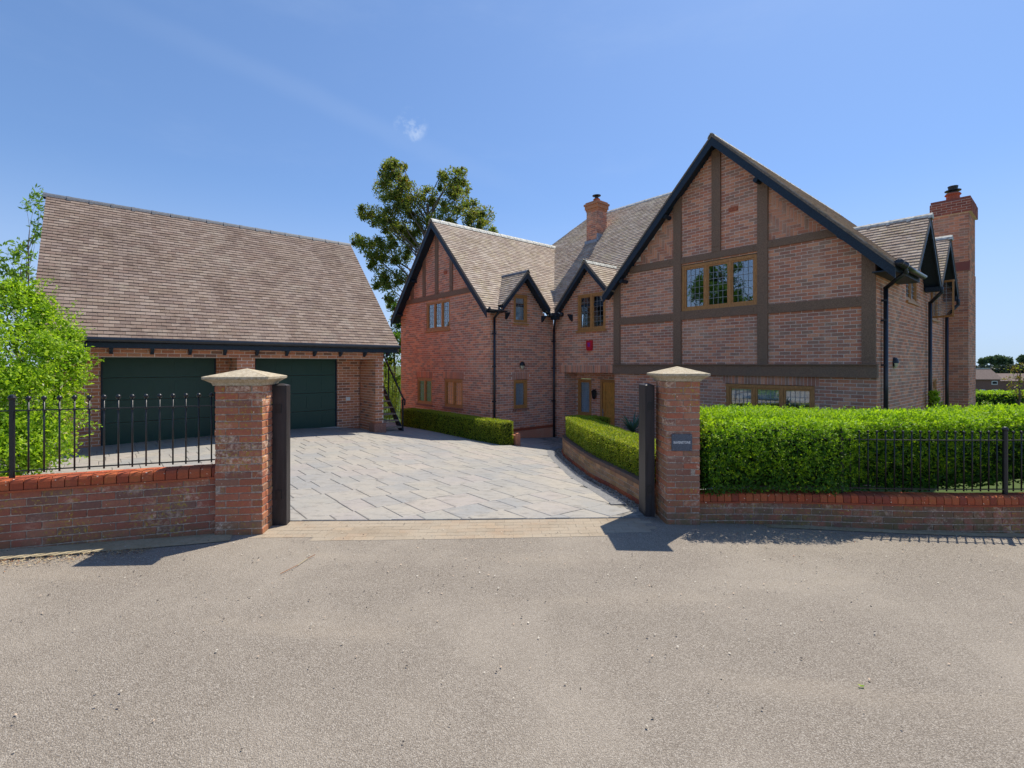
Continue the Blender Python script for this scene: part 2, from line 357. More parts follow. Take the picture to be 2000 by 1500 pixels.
# local house frame: a runs along the fronts (to the left and back), b runs back, both horizontal
U2 = np.array([.7617, .6479]); V2 = np.array([-.6479, .7617]); C0 = np.array([7.2, 9.5])
U3 = np.array([*U2, 0]); V3 = np.array([*V2, 0]); Z3 = np.array([0, 0, 1.])
def H(a, b, z): p = C0+a*V2+b*U2; return np.array([p[0], p[1], z+CZ])
def px(p):        # pixel in the 2000 wide frame, for choosing which pieces show largest
    return 1000+940*p[0]/max(p[1], .1), 713-940*(p[2]-CZ)/max(p[1], .1)
# ground height (relative to the eye)
GP = np.array([(-3,5,-1.745),(-4.7,4.4,-1.69),(2,5.7,-1.875),(6,5.6,-1.965),(-8.83,10.34,-1.76),(-4.98,13.68,-1.775),(-4.1,14.0,-1.90),(-3.44,15.04,-2.0),(-3.75,16.76,-2.14),(-1,13.3,-2.1),
 (-.26,12.45,-2.08),(1.42,16.29,-2.43),(1.22,11.66,-2.17),(1.28,10.02,-2.08),(1.37,8.58,-2.0),(1.6,7.48,-1.95),(1.73,6.57,-1.9),(-2.5,5.42,-1.76),(1.34,5.85,-1.86),(-12,8,-1.75),(3,14.4,-2.45),
 (7.5,9,-2.3),(12,14,-2.5),(0,0,-1.82),(-6,-3,-1.67),(6,-3,-1.97),(5,8,-2.1),(-10,20,-2.1),(5,22,-2.5),(15,20,-2.7),(20,5,-2.3),(-20,5,-1.6),(-20,15,-1.8),(0,-12,-1.82),(14,8,-2.2),(-8,3,-1.62),(9,4.5,-2.0),(0,3,-1.82),(-3,8,-1.79)])
def _phi(r2): return np.where(r2 > 1e-9, .5*r2*np.log(np.maximum(r2, 1e-9)), 0)
_X = GP[:, :2]; _n = len(GP); _K = _phi(((_X[:, None]-_X[None])**2).sum(-1))+np.eye(_n)*.6
_P = np.c_[np.ones(_n), _X]; _A = np.block([[_K, _P], [_P.T, np.zeros((3, 3))]]); _W = np.linalg.solve(_A, np.r_[GP[:, 2], 0, 0, 0])
def sm(x, a, b): t = np.clip((x-a)/(b-a), 0, 1); return t*t*(3-2*t)
def zg(x, y):
    x = np.atleast_1d(np.asarray(x, float)); y = np.atleast_1d(np.asarray(y, float)); Q = np.stack([x, y], -1)
    t = _phi(((Q[:, None]-_X[None])**2).sum(-1))@_W[:_n]+_W[_n]+_W[_n+1]*x+_W[_n+2]*y
    far = -2.4-6.6*sm(y, 35, 140); d = np.hypot(x, y-6); k = sm(d, 14, 26); return t*(1-k)+far*k
def zg1(x, y): return float(zg(x, y)[0])
def GW(x, y, dz=0): return np.array([x, y, zg1(x, y)+dz+CZ])

def sheet(name, xs, ys, m, dz=0., keep=None, curve=None):
    Xg, Yg = np.meshgrid(xs, ys); z = zg(Xg.ravel(), Yg.ravel())+CZ+dz; V = np.c_[Xg.ravel(), Yg.ravel(), z]; nx = len(xs); F = []
    for j in range(len(ys)-1):
        for i in range(nx-1):
            if keep and not keep((xs[i]+xs[i+1])/2, (ys[j]+ys[j+1])/2): continue
            F.append((j*nx+i, j*nx+i+1, (j+1)*nx+i+1, (j+1)*nx+i))
    o = link(name, fast_mesh(name, V, F, m, True)); return tag(o, kind='structure')

# ------------------------------------------------------------------ ground, road, drive
def lin(a, b, n): return list(np.linspace(a, b, n))
xs = lin(-3000,-200,8)+lin(-150,-40,8)+lin(-35,35,57)+lin(40,150,9)+lin(200,3000,8); ys = lin(-2000,-100,6)+lin(-60,-20,5)+lin(-18,35,45)+lin(40,150,16)+lin(200,4000,10)
sheet('ground', xs, ys, M['field'], -.09)
def drive_line(x): return 5.42+(x+2.51)*.1117        # front edge of the stamped drive
def wallL(x): return 4.93+(x+3.05)*.33
road = sheet('road', lin(-30,30,121), lin(-14,6.0,61), M['asphalt'], 0)
# drive base and slabs
xs = lin(-15,3.4,62); 
Xa = []; Fa = []
for j in range(41):
    for x in xs:
        y0 = drive_line(x) if -3.2 < x < 2.2 else (5.0 if x < 0 else 6.2)
        y = y0+(18.5-y0)*j/40; Xa.append((x, y))
Xa = np.array(Xa); Va = np.c_[Xa, zg(Xa[:, 0], Xa[:, 1])+CZ+.004]
for j in range(40):
    for i in range(len(xs)-1): n = len(xs); Fa.append((j*n+i, j*n+i+1, (j+1)*n+i+1, (j+1)*n+i))
drive = tag(link('driveway', fast_mesh('driveway', Va, Fa, M['joint'], True)), kind='structure')
CURB = [(1.74,6.30),(1.72,6.6),(1.59,7.48),(1.39,8.58),(1.29,10.02),(1.22,11.3),(1.27,12.2),(1.48,12.95),(1.85,13.5),(2.3,13.78)]
class Path:
    def __init__(s, pts, n=400):
        p = np.array(pts, float); t = np.r_[0, np.cumsum(np.linalg.norm(np.diff(p, axis=0), axis=1))]; q = np.linspace(0, t[-1], n)
        x = np.interp(q, t, p[:, 0]); y = np.interp(q, t, p[:, 1]); k = np.ones(25)/25
        pad = lambda v: np.convolve(np.r_[2*v[0]-v[1:13][::-1], v, 2*v[-1]-v[-13:-1][::-1]], k, 'valid')
        s.p = np.c_[pad(x), pad(y)]; s.t = np.r_[0, np.cumsum(np.linalg.norm(np.diff(s.p, axis=0), axis=1))]; s.L = s.t[-1]
    def at(s, q):
        q = np.asarray(q, float); x = np.interp(q, s.t, s.p[:, 0]); y = np.interp(q, s.t, s.p[:, 1]); e = .02
        dx = np.interp(q+e, s.t, s.p[:, 0])-np.interp(q-e, s.t, s.p[:, 0]); dy = np.interp(q+e, s.t, s.p[:, 1])-np.interp(q-e, s.t, s.p[:, 1]); L = np.hypot(dx, dy)+1e-9
        return np.stack([x, y], -1), np.stack([dx/L, dy/L], -1)
curb = Path(CURB)
def clip_half(poly, p0, n):      # keep side dot(p-p0,n)>=0
    out = []
    for i in range(len(poly)):
        A, B = poly[i], poly[(i+1) % len(poly)]; da = np.dot(A-p0, n); db = np.dot(B-p0, n)
        if da >= 0: out.append(A)
        if (da >= 0) != (db >= 0): out.append(A+(B-A)*da/(da-db))
    return out
fn = np.array([-.1117, 1.]); fn /= np.linalg.norm(fn); fp = np.array([-2.51, 5.425])
slabs = []; rs = random.Random(3)
a = -3.0
while a < 15.2:
    da = rs.choice([.44,.50,.56]); b = -15+rs.random()*.5
    while b < 1.2:
        db = rs.choice([.30,.36,.44,.54]); g = .004
        jit = lambda: (rs.random()-.5)*.012
        quad = [C0+(a+g+jit())*V2+(b+g)*U2, C0+(a+g+jit())*V2+(b+db-g)*U2, C0+(a+da-g+jit())*V2+(b+db-g)*U2, C0+(a+da-g+jit())*V2+(b+g)*U2]
        c = sum(quad)/4
        okk = c[1] > 5.0 and c[0] < 2.0 and c[0] > -12.5 and (c[0] < np.interp(c[1], curb.p[:300, 1], curb.p[:300, 0])-.28) and not (c[1] > 12.6 and c[0] > 1.05) and c[0] > -12
        la = a+da/2; lb = b+db/2
        if la > 11.0 and lb < -5.3: okk = False
        if lb > -2.9 and la > 8.95: okk = False
        if lb > -.02: okk = False
        if c[0] < -2.6 and c[1] < 5.1+(c[0]+3.05)*.33+.25: okk = False
        if la > 13.8: okk = False
        if okk:
            q = clip_half(quad, fp, fn)
            if len(q) >= 3:
                area = .5*abs(sum(q[i][0]*q[(i+1) % len(q)][1]-q[(i+1) % len(q)][0]*q[i][1] for i in range(len(q))))
                if area > .004: slabs.append((area/max(c[1], 4)**3, q))
        b += db
    a += da
slabs.sort(key=lambda t: -t[0])
def slab_geo(mb, q):
    z = zg([p[0] for p in q], [p[1] for p in q])+CZ; c = sum(q)/len(q); b = len(mb.v); n = len(q); dz = rs.uniform(-.001, .0015)
    for p, zz in zip(q, z): mb.v.append(np.array([p[0], p[1], zz-.02]))
    for p, zz in zip(q, z): mb.v.append(np.array([p[0], p[1], zz+.009+dz]))
    for p, zz in zip(q, z): d = (c-p); d = d/np.linalg.norm(d)*.012; mb.v.append(np.array([p[0]+d[0], p[1]+d[1], zz+.014+dz]))
    for k in (0, n):
        for i in range(n): j = (i+1) % n; mb.f.append((b+k+i, b+k+j, b+k+n+j, b+k+n+i))
    mb.f.append(tuple(range(b+2*n, b+3*n)))
for _, q in slabs[:300]: mb = MB(); slab_geo(mb, q); mb.build('slab', M['slab'], drive)
mb = MB()
for _, q in slabs[300:]: slab_geo(mb, q)
if mb.v: tag(mb.build('slabs', M['slab'], drive), kind='stuff')
# paver border beside the curved planter
t = .25; mbs = None
while t < curb.L-1.0:
    (P,), (D,) = [q[None] if q.ndim == 1 else q for q in curb.at([t])]
    P = P.reshape(2); D = D.reshape(2); N = np.array([-D[1], D[0]]); c = P+N*.29; z = zg1(*c)+CZ
    mb = MB().box((c[0], c[1], z+.0), (*(N*.105), 0), (*(D*.049), 0), (0, 0, .021)); mb.build('paver', M['blueblock'], drive); t += .105
# threshold of setts
base = tag(link('threshold_paving', None, None, tuple(GW(-.6, 5.3))), kind='structure')
bp = MB()
for r_ in range(6):
    for k in range(24):
        x0 = -2.75+k*.205+(r_ % 2)*.1; 
        if x0+.2 > 1.75: continue
        y0 = drive_line(x0)-.008-(r_+1)*.105; pts = []
        bow = .05*((x0+.5)/2)**2
        for (dx, dy) in ((.0,.001),(.2015,.001),(.2015,.1025),(.0,.1025)):
            x = x0+dx; y = y0+dy+dx*.1117; pts.append((x, y))
        if r_ >= 5 and (x0 < -2.2 or x0 > 1.0): continue
        mb = MB(); b0 = 0; zz = zg([p[0] for p in pts], [p[1] for p in pts])+CZ
        mb.v = [np.array([p[0], p[1], q-.03]) for p, q in zip(pts, zz)]+[np.array([p[0], p[1], q+.0025+rs.uniform(-.0008,.0008)]) for p, q in zip(pts, zz)]
        mb.f = [(4,5,6,7),(0,1,5,4),(1,2,6,5),(2,3,7,6),(3,0,4,7)]
        mb.build('sett', M['setts'], base)
# concrete channels along the foot of both front walls
LW = Path([(-2.9,5.02),(-3.3,4.86),(-4.0,4.62),(-4.7,4.36),(-5.6,3.9),(-6.6,3.2),(-7.6,2.2)])      # face line of left wall
RW = Path([(2.1,5.72),(2.8,5.75),(3.5,5.72),(4.5,5.62),(5.4,5.58),(6.2,5.60),(7.4,5.70),(8.6,5.9),(9.8,6.2)])
def ribbon(name, path, off0, off1, m, dz, side, t0=0., t1=None):
    q = np.linspace(t0, t1 or path.L, 70); P, D = path.at(q); N = np.stack([-D[:, 1], D[:, 0]], -1)*side
    rows = [P+N*(off0+(off1-off0)*k/3) for k in range(4)]; X = np.concatenate(rows); V = np.c_[X, zg(X[:, 0], X[:, 1])+CZ+dz]; F = []
    for k in range(3):
        for i in range(69): F.append((k*70+i, k*70+i+1, (k+1)*70+i+1, (k+1)*70+i))
    return link(name, fast_mesh(name, V, F, m, True))
tag(ribbon('concrete_strip', LW, -.12, .27, M['strip'], .008, 1), kind='structure')
tag(ribbon('concrete_strip', RW, -.1, .14, M['strip'], .007, -1, .9), kind='structure')

# ------------------------------------------------------------------ pieces: bricks
def cham(c=.003):     # unit-independent chamfered box: built for given size
    def f(L, D, Hh, ch=c):
        v = []; fcs = []
        for sx in (-1, 1):
            for sy in (-1, 1):
                for sz in (-1, 1):
                    x, y, z = sx*L/2, sy*D/2, sz*Hh/2
                    v += [(x-sx*ch, y-sy*ch, z), (x-sx*ch, y, z-sz*ch), (x, y-sy*ch, z-sz*ch)]
        return v
    return f
def front_brick(L, D, Hh, ch=.004):     # open-backed block with chamfered front at y=+0 (outward +y), 9 quads
    x, z = L/2, Hh/2
    v = [(-x,-D,-z),(x,-D,-z),(x,-D,z),(-x,-D,z),(-x,-ch,-z),(x,-ch,-z),(x,-ch,z),(-x,-ch,z),(-x+ch,0,-z+ch),(x-ch,0,-z+ch),(x-ch,0,z-ch),(-x+ch,0,z-ch)]
    f = [(0,1,5,4),(1,2,6,5),(2,3,7,6),(3,0,4,7),(4,5,9,8),(5,6,10,9),(6,7,11,10),(7,4,8,11),(8,9,10,11)]
    return v, [q[::-1] for q in f]
BCACHE = {}
def brick_mesh(L, D, Hh, m, name='brick'):
    k = (round(L, 3), round(D, 3), round(Hh, 3), m.name)
    if k not in BCACHE: v, f = front_brick(L, D, Hh); BCACHE[k] = mesh(name, v, f, m)
    return BCACHE[k]
def frame_mat(d, n): return np.array([[d[0], n[0], 0], [d[1], n[1], 0], [0, 0, 1.]])
class Wall:
    """brickwork laid course by course over recessed mortar; pieces kept as records so the nearest can be single objects"""
    def __init__(s, axis, const, z0, z1, spans, holes=(), soldiers=(), hidden=None, extra=None, depth=.24, phase=0.):
        s.rec = []; s.core = MB(); s.hidden = hidden
        if axis == 'a': s.pt = lambda q, z, o=0: H(q, const-o, z); s.d = V3; s.n = -U3
        else: s.pt = lambda q, z, o=0: H(const-o, q, z); s.d = U3; s.n = -V3
        soldiers = [(p, q, r_, z0+.075*math.ceil((t_-z0-.02)/.075)) for (p, q, r_, t_) in soldiers]; nc = int(math.ceil((z1-z0)/.075)); rnd = random.Random(int(abs(const)*100)+5)
        for i in range(nc):
            za = z0+i*.075; zc = za+.0375; sp = spans(zc)
            if not sp: continue
            ivs = [sp] if isinstance(sp[0], (int, float)) else list(sp)
            for (h0, h1, hz0, hz1) in list(holes)+list(soldiers):
                if hz0-.01 < zc < hz1+.001:
                    nv = []
                    for (p, q) in ivs:
                        if h1 <= p or h0 >= q: nv.append((p, q)); continue
                        if h0-p > .02: nv.append((p, h0))
                        if q-h1 > .02: nv.append((h1, q))
                    ivs = nv
            cvs = [sp] if isinstance(sp[0], (int, float)) else list(sp)
            for (h0, h1, hz0, hz1) in holes:
                if hz0-.01 < zc < hz1+.001:
                    nv = []
                    for (p, q) in cvs:
                        if h1 <= p or h0 >= q: nv.append((p, q)); continue
                        if h0-p > .005: nv.append((p, h0))
                        if q-h1 > .005: nv.append((h1, q))
                    cvs = nv
            for (p, q) in cvs:
                s.core.box(s.pt((p+q)/2, zc, -.005-depth/2), s.d*((q-p)/2-.009), s.n*depth/2, Z3*.0375)
            for (p, q) in ivs:
                k = math.floor((p-phase)/.225)-1; off = phase+(.1125 if i % 2 else 0)
                while True:
                    x0 = off+k*.225; x1 = x0+.215; k += 1
                    if x0 > q: break
                    x0 = max(x0, p); x1 = min(x1, q)
                    if x1-x0 < .03: continue
                    s.rec.append((s.pt((x0+x1)/2, zc, rnd.uniform(-.0015,.0015)), x1-x0-.002, .063, 0))
        for (h0, h1, hz0, hz1) in soldiers:
            n = max(1, round((h1-h0)/.075)); wd = (h1-h0)/n
            for j in range(n): s.rec.append((s.pt(h0+wd*(j+.5), (hz0+hz1)/2, rnd.uniform(0,.002)), wd-.01, hz1-hz0-.01, 0))
        if extra:
            for (q, z, L, hh) in extra: s.rec.append((s.pt(q, z, rnd.uniform(-.001,.002)), L, hh, 0))
        s.A = frame_mat(s.d, s.n)
def finish_walls(walls, thing_, mat, n_single, parts_mat=None):
    allr = []
    for wi, wl in enumerate(walls):
        wl.obj = wl.core.build('wall', M['mortar'], thing_)
        for r in wl.rec:
            P = r[0]; x, y = px(P); cosf = max(0, float(np.dot(-P+np.array([0, 0, CZ]), wl.n)))/np.linalg.norm(P-np.array([0, 0, CZ]))
            vis = 0 < x < 2000 and 0 < y < 1500 and not (wl.hidden and wl.hidden(x, y))
            allr.append((cosf*r[1]*r[2]/P[1]**2*(1 if vis else 0), wi, r))
    allr.sort(key=lambda t: -t[0])
    rest = {}
    for k, (sc, wi, r) in enumerate(allr):
        wl = walls[wi]
        if k < n_single and sc > 0:
            ang = math.atan2(wl.d[1], wl.d[0]); me = brick_mesh(r[1], .03, r[2], mat)
            det = wl.A[0, 0]*wl.A[1, 1]-wl.A[0, 1]*wl.A[1, 0]
            o = link('brick', me, wl.obj, tuple(r[0]), (0, 0, ang if det > 0 else ang+math.pi))
        else: rest.setdefault(wi, []).append(r)
    for wi, rs_ in rest.items():
        wl = walls[wi]; groups = {}
        for r in rs_: groups.setdefault((round(r[1], 3), round(r[2], 3)), []).append(r[0])
        Vs, Fs, off = [], [], 0
        for (L, hh), Ps in groups.items():
            v, f = front_brick(L, .02, hh); v = np.array(v)@wl.A.T; Ps = np.array(Ps); V = (v[None]+Ps[:, None]).reshape(-1, 3)
            F = (np.array(f)[None]+(np.arange(len(Ps))*12)[:, None, None]).reshape(-1, 4)+off; off += len(V); Vs.append(V); Fs.append(F)
        tag(link('bricks', fast_mesh('bricks', np.concatenate(Vs), np.concatenate(Fs), mat), wl.obj), kind='stuff')
# ------------------------------------------------------------------ roofs
class Surf:
    """one pitch: axis 'b' = ridge runs along b, falls along a; side gives where the eave lies"""
    def __init__(s, axis, r, zr, k, side, half, lo, hi, hips=()): s.axis, s.r, s.zr, s.k, s.side, s.half, s.lo, s.hi, s.hips = axis, r, zr, k, side, half, lo, hi, hips
    def z(s, a, b):
        x, q = (a, b) if s.axis == 'b' else (b, a); d = (x-s.r)*s.side
        if d < -.001 or d > s.half+.001 or q < s.lo or q > s.hi: return None
        z = s.zr-s.k*d
        for (h, sg) in s.hips:       # beyond h on side sg the hip face takes over
            if z > s.zr-s.k*max(0, (q-h)*sg)+.01: return None
        return z
TW = .172; GA = .108
TV = None
def tiles(surf, others, mat_rows, maxd=None, jitter=1.):
    ang = math.atan(surf.k); hx = (V3 if surf.axis == 'b' else U3)*(-surf.side); sx = U3 if surf.axis == 'b' else V3
    up = hx*math.cos(ang)+Z3*math.sin(ang); nn = np.cross(sx, up); nn = nn if nn[2] > 0 else -nn
    step = GA*math.cos(ang); nrow = int(surf.half/step)+1; out = []
    rnd = random.Random(11)
    for i in range(nrow):
        d = surf.half-(i+.5)*step
        if d < -.02: break
        q = surf.lo+(TW/2 if i % 2 else 0)-TW/2
        while q < surf.hi:
            qa, qb = max(q, surf.lo), min(q+TW, surf.hi); q += TW
            if qb-qa < .03: continue
            qc = (qa+qb)/2; x = surf.r+surf.side*max(d, 0); a, b = (x, qc) if surf.axis == 'b' else (qc, x)
            z = surf.z(a, b)
            if z is None: continue
            if any((zz := o.z(a, b)) is not None and zz > z+.05 for o in others): continue
            P = H(a, b, z); lift = rnd.uniform(0, .004)*jitter; t = .13+rnd.uniform(-.02,.02)*jitter; tw = rnd.uniform(-.012,.012)*jitter
            upt = up*math.cos(t)-nn*math.sin(t); n2 = nn*math.cos(t)+up*math.sin(t); s2 = sx+upt*tw
            out.append((P+nn*(.017+lift), np.stack([s2*(qb-qa-.004)/TW, upt, n2], 1)))
    return out
tl = .155; th = .018
TVt = [(-TW/2,-tl*.35,-th/2),(TW/2,-tl*.35,-th/2),(TW/2,tl*.65,-th/2),(-TW/2,tl*.65,-th/2),(-TW/2,-tl*.35,th/2),(TW/2,-tl*.35,th/2),(TW/2,tl*.65,th/2),(-TW/2,tl*.65,th/2)]
TFt = [(0,3,2,1),(4,5,6,7),(0,1,5,4),(1,2,6,5),(2,3,7,6),(3,0,4,7)]
def finish_tiles(lists, roof, mat, n_single):
    allt = []
    for t in lists: allt += t
    def key(t):
        x, y = px(t[0]); P = t[0]-np.array([0, 0, CZ]); c = max(0, -float(np.dot(P, t[1][:, 2]))/np.linalg.norm(P)); return -(c/P[1]**2) if 0 < x < 2000 and 0 < y < 1500 else 0
    allt.sort(key=key)
    tm = mesh('tile', TVt, TFt, mat)
    for P, A in allt[:n_single]:
        o = link('tile', tm, roof, tuple(P)); X = Vector(A[:, 0]).normalized(); Y = Vector(A[:, 1]).normalized(); Zv = X.cross(Y).normalized(); Y = Zv.cross(X)
        o.rotation_euler = Matrix((X, Y, Zv)).transposed().to_euler(); o.scale = (np.linalg.norm(A[:, 0]), 1, 1)
    rest = allt[n_single:]
    if rest: tag(link('tiles', scatter('tiles', TVt, TFt, [t[0] for t in rest], np.array([t[1] for t in rest]), mat), roof), kind='stuff')
def deck(mb, surf, dz=-.03):
    def P(x, q, z): return H(x, q, z) if surf.axis == 'b' else H(q, x, z)
    lo, hi = surf.lo+.02, surf.hi-.02; rl, rh = lo, hi
    for (h, sg) in surf.hips:
        if sg > 0: rh = h
        else: rl = h
    e = surf.r+surf.side*(surf.half-.02); ze = surf.zr-surf.k*(surf.half-.02)
    el_ = lo; eh = hi
    for (h, sg) in surf.hips:
        if sg > 0: eh = min(hi, h+surf.half)
        else: el_ = max(lo, h-surf.half)
    mb.prism([P(e, el_, ze+dz), P(e, eh, ze+dz), P(surf.r, rh, surf.zr+dz), P(surf.r, rl, surf.zr+dz)], (0, 0, -.06))
def ridge(parent, p, q, n_or_len, m, r=.10, collar=False, name='ridge_tile', peak=True):
    p, q = np.array(p), np.array(q); L = np.linalg.norm(q-p); n = max(1, round(L/n_or_len)); d = (q-p)/L; s = np.cross(d, Z3); s /= np.linalg.norm(s)
    up = np.cross(s, d)
    for i in range(n):
        a, b = p+d*L*i/n, p+d*L*(i+1)/n-d*.014; mb = MB()
        def arc(c, rr, k0):
            return [c-s*rr*1.05-up*rr*.95, c-s*rr*.72-up*rr*.35, c-s*rr*.22+up*rr*.12, c+s*rr*.22+up*rr*.12, c+s*rr*.72-up*rr*.35, c+s*rr*1.05-up*rr*.95]
        A, B = arc(a, r*1.06, 0), arc(b, r, 0); b0 = len(mb.v); mb.v += A+B
        for k in range(5): mb.f.append((b0+k, b0+k+1, b0+6+k+1, b0+6+k))
        A2, B2 = [x-up*.018 for x in A], [x-up*.018 for x in B]; b1 = len(mb.v); mb.v += A2+B2
        mb.f += [tuple(b0+k for k in range(6))+tuple(b1+k for k in range(5, -1, -1))]
        if collar:
            for (c0, rr) in ((a, r*1.38),):
                A = arc(c0-d*.03, rr, 0); B = arc(c0+d*.04, rr, 0); b0 = len(mb.v); mb.v += A+B
                for k in range(5): mb.f.append((b0+k, b0+k+1, b0+7+k, b0+6+k))
                mb.f += [tuple(b0+k for k in range(6)), tuple(b0+6+k for k in range(5, -1, -1))]
        mb.build(name, m, parent)

# ------------------------------------------------------------------ windows
def window(parent, axis, const, s0, s1, z0, z1, n=2, inset=.05, blind=0., curtain=False, cols=3, rows=5, sill='timber', lead=True, open_=None):
    if axis == 'a': pt = lambda q, z, o=0: H(q, const-o, z); d, nn_ = V3, -U3
    else: pt = lambda q, z, o=0: H(const-o, q, z); d, nn_ = U3, -V3
    fb = MB(); fw = .07
    def bar(q0, q1, a0, a1, o0, o1, mb): mb.box(pt((q0+q1)/2, (a0+a1)/2, (o0+o1)/2), d*(q1-q0)/2, nn_*(o1-o0)/2, Z3*(a1-a0)/2)
    o1 = -inset+.035; o0 = -inset-.05
    bar(s0, s0+fw, z0, z1, o0, o1, fb); bar(s1-fw, s1, z0, z1, o0, o1, fb); bar(s0+fw, s1-fw, z1-fw, z1, o0, o1-.001, fb); bar(s0+fw, s1-fw, z0, z0+fw, o0, o1-.001, fb)
    W_ = (s1-s0-2*fw); lw = (W_-(n-1)*.055)/n
    for i in range(1, n): q = s0+fw+i*lw+(i-1)*.055; bar(q, q+.055, z0+fw, z1-fw, o0, o1-.004, fb)
    win = fb.build('window', M['wood'], parent)
    for i in range(n):
        q0 = s0+fw+i*(lw+.055); q1 = q0+lw; sb = MB(); sw = .04; a0, a1 = z0+fw, z1-fw; u0, u1 = -inset-.035, -inset+.018
        bar(q0+.003, q0+sw, a0+.003, a1-.003, u0, u1, sb); bar(q1-sw, q1-.003, a0+.003, a1-.003, u0, u1, sb); bar(q0+sw, q1-sw, a1-sw, a1-.003, u0, u1-.001, sb); bar(q0+sw, q1-sw, a0+.003, a0+sw, u0, u1-.001, sb)
        sb.build('sash', M['wood'], win)
        pb = MB(); bar(q0+sw-.005, q1-sw+.005, a0+sw-.005, a1-sw+.005, -inset-.012, -inset-.006, pb); pb.build('pane', M['glass'], win)
        if lead:
            lb = MB(); g0, g1, h0, h1 = q0+sw, q1-sw, a0+sw, a1-sw; cw = .0045
            for k in range(1, cols): x = g0+(g1-g0)*k/cols; bar(x-cw, x+cw, h0, h1, -inset-.005, -inset+.002, lb)
            for k in range(1, rows): y = h0+(h1-h0)*k/rows; bar(g0, g1, y-cw, y+cw, -inset-.0045, -inset+.003, lb)
            lb.build('leading', M['lead'], win)
    if blind:
        bb = MB(); bar(s0+fw, s1-fw, z1-fw-blind*(z1-z0), z1-fw, -inset-.06, -inset-.05, bb); bb.build('blind', M['blind'], win)
    if curtain:
        cb = MB(); bar(s0+fw-.02, s1-fw+.02, z0+.02, z1-.02, -inset-.05, -inset-.04, cb); cb.build('curtain', M['curtain'], win)
    sb = MB()
    bar(s0-.04, s1+.04, z0-.05, z0-.002, -inset-.05, .045, sb)
    sb.build('sill', M[sill] if sill in M else M['wood'], win)
    return win
def local_box(mb, a0, a1, b0, b1, z0, z1): mb.box(H((a0+a1)/2, (b0+b1)/2, (z0+z1)/2), V3*(a1-a0)/2, U3*(b1-b0)/2, Z3*(z1-z0)/2); return mb
# ------------------------------------------------------------------ HOUSE
house = thing('house', tuple(H(6, 3, -2.5)), 'large red brick house with timber framed gables and leaded oak windows beyond the drive', 'house')
ZB = -2.625
zF, kF = 5.60, 1.045; zL, kL = 4.98, 1.065
def underF(a): return zF-kF*abs(a-3.2)-.10
def spF(lo, hi):
    def f(z):
        r = (zF-.10-z)/kF; p, q = max(lo, 3.2-r), min(hi, 3.2+r); return (p, q) if q-p > .05 else None
    return f
def gab(c, zt, k, lo, hi):
    def f(z):
        r = (zt-.10-z)/k; p, q = max(lo, c-r), min(hi, c+r); return (p, q) if q-p > .05 else None
    return f
# herringbone infill
hb = []
n_ = 3; w_ = .075
for (A0, A1) in ((.23, 2.03), (4.42, 6.2)):
    for i in range(-2, 30):
        for j in range(-2, 24):
            x0, y0 = A0+i*w_, 2.80+j*w_; tt = (i-j) % (2*n_)
            if tt == 0: c = (x0+n_*w_/2, y0+w_/2, n_*w_-.01, w_-.01)
            elif tt == 2*n_-1: c = (x0+w_/2, y0+n_*w_/2, w_-.01, n_*w_-.01)
            else: continue
            if A0-.08 < c[0] < A1+.08 and c[1] > 2.8 and c[1] < underF(c[0])-.03: hb.append(c)
def spFront(z):
    s = spF(0, 6.39)(z)
    if s and z > 2.78: p, q = max(s[0], 2.03), min(s[1], 4.42); return (p, q) if q > p else None
    return s
fh = [(2.27,4.19,1.41,2.60), (1.09,3.02,-1.55,-.46)]
WF = Wall('a', 0, ZB, 5.5, spFront, fh, [(1.0,3.1,-.455,-.235)], hidden=lambda x, y: (x > 1360 and y > 800) or (x > 1225 and x < 1375 and y > 715) , extra=hb)
for i in range(40):   # mortar bed behind the herringbone
    z = 2.78+i*.075+.0375; s_ = spF(.05, 6.39)(z)
    if not s_: break
    for (p, q) in ((s_[0], 2.03), (4.42, s_[1])):
        if q-p > .02: WF.core.box(H((p+q)/2, .128, z), V3*(q-p)/2, U3*.12, Z3*.0375)
gabM = gab(7.34, 3.2, 1.07, 6.41, 8.90)
WM = Wall('a', 0, ZB, 3.2, lambda z: (gabM(z) if z > 1.75 else (6.41, 8.90)), [(6.73,7.86,1.09,2.25), (6.36,8.44,-3,-.26)], [(6.41,8.66,-.25,-.03)], phase=.1)
# porch recess
WPb = Wall('a', .6, ZB, -.1, lambda z: (6.0, 8.60), [(7.80,8.40,-1.68,-.47), (6.40,7.41,-3,-.46)], depth=.2)
WPl = Wall('b', 8.44, ZB, -.1, lambda z: (.012, .602), depth=.2)
gabLs = gab(-1.47, 2.92, 1.1, -2.72, -.02)
WLs = Wall('b', 8.92, ZB, 2.9, lambda z: (gabLs(z) if z > 1.66 else (-2.72, -.02)), [(-1.79,-1.21,1.33,2.24), (-1.79,-1.21,-1.38,-.47)], [(-1.86,-1.13,-.465,-.245)], phase=.03)
gabL = gab(11.81, zL, kL, 8.93, 14.63)
WL_ = Wall('a', -2.73, ZB, 4.9, gabL, [(11.13,12.68,1.22,2.26), (12.30,13.35,-1.42,-.47), (10.39,11.48,-1.42,-.47)], [(12.22,13.43,-.465,-.245), (10.31,11.56,-.465,-.245)], phase=.05)
g1, g2 = gab(3.2, 3.5, 1.05, 0, 9.2), gab(5.95, 3.47, 1.05, 0, 9.2)
def spR(z):
    if z < 1.86: return (.012, 9.2)
    return [q for q in (g1(z), g2(z)) if q] or None
WR = Wall('b', 0, ZB, 3.5, spR, [(2.52,3.73,1.50,2.12), (5.35,6.45,1.25,2.3), (5.7,6.25,-.75,-.35)], (), phase=.02)
finish_walls([WF, WM, WPb, WPl, WLs, WL_, WR], house, M['brick'], 300)
mb = MB()     # outer walls on the far sides
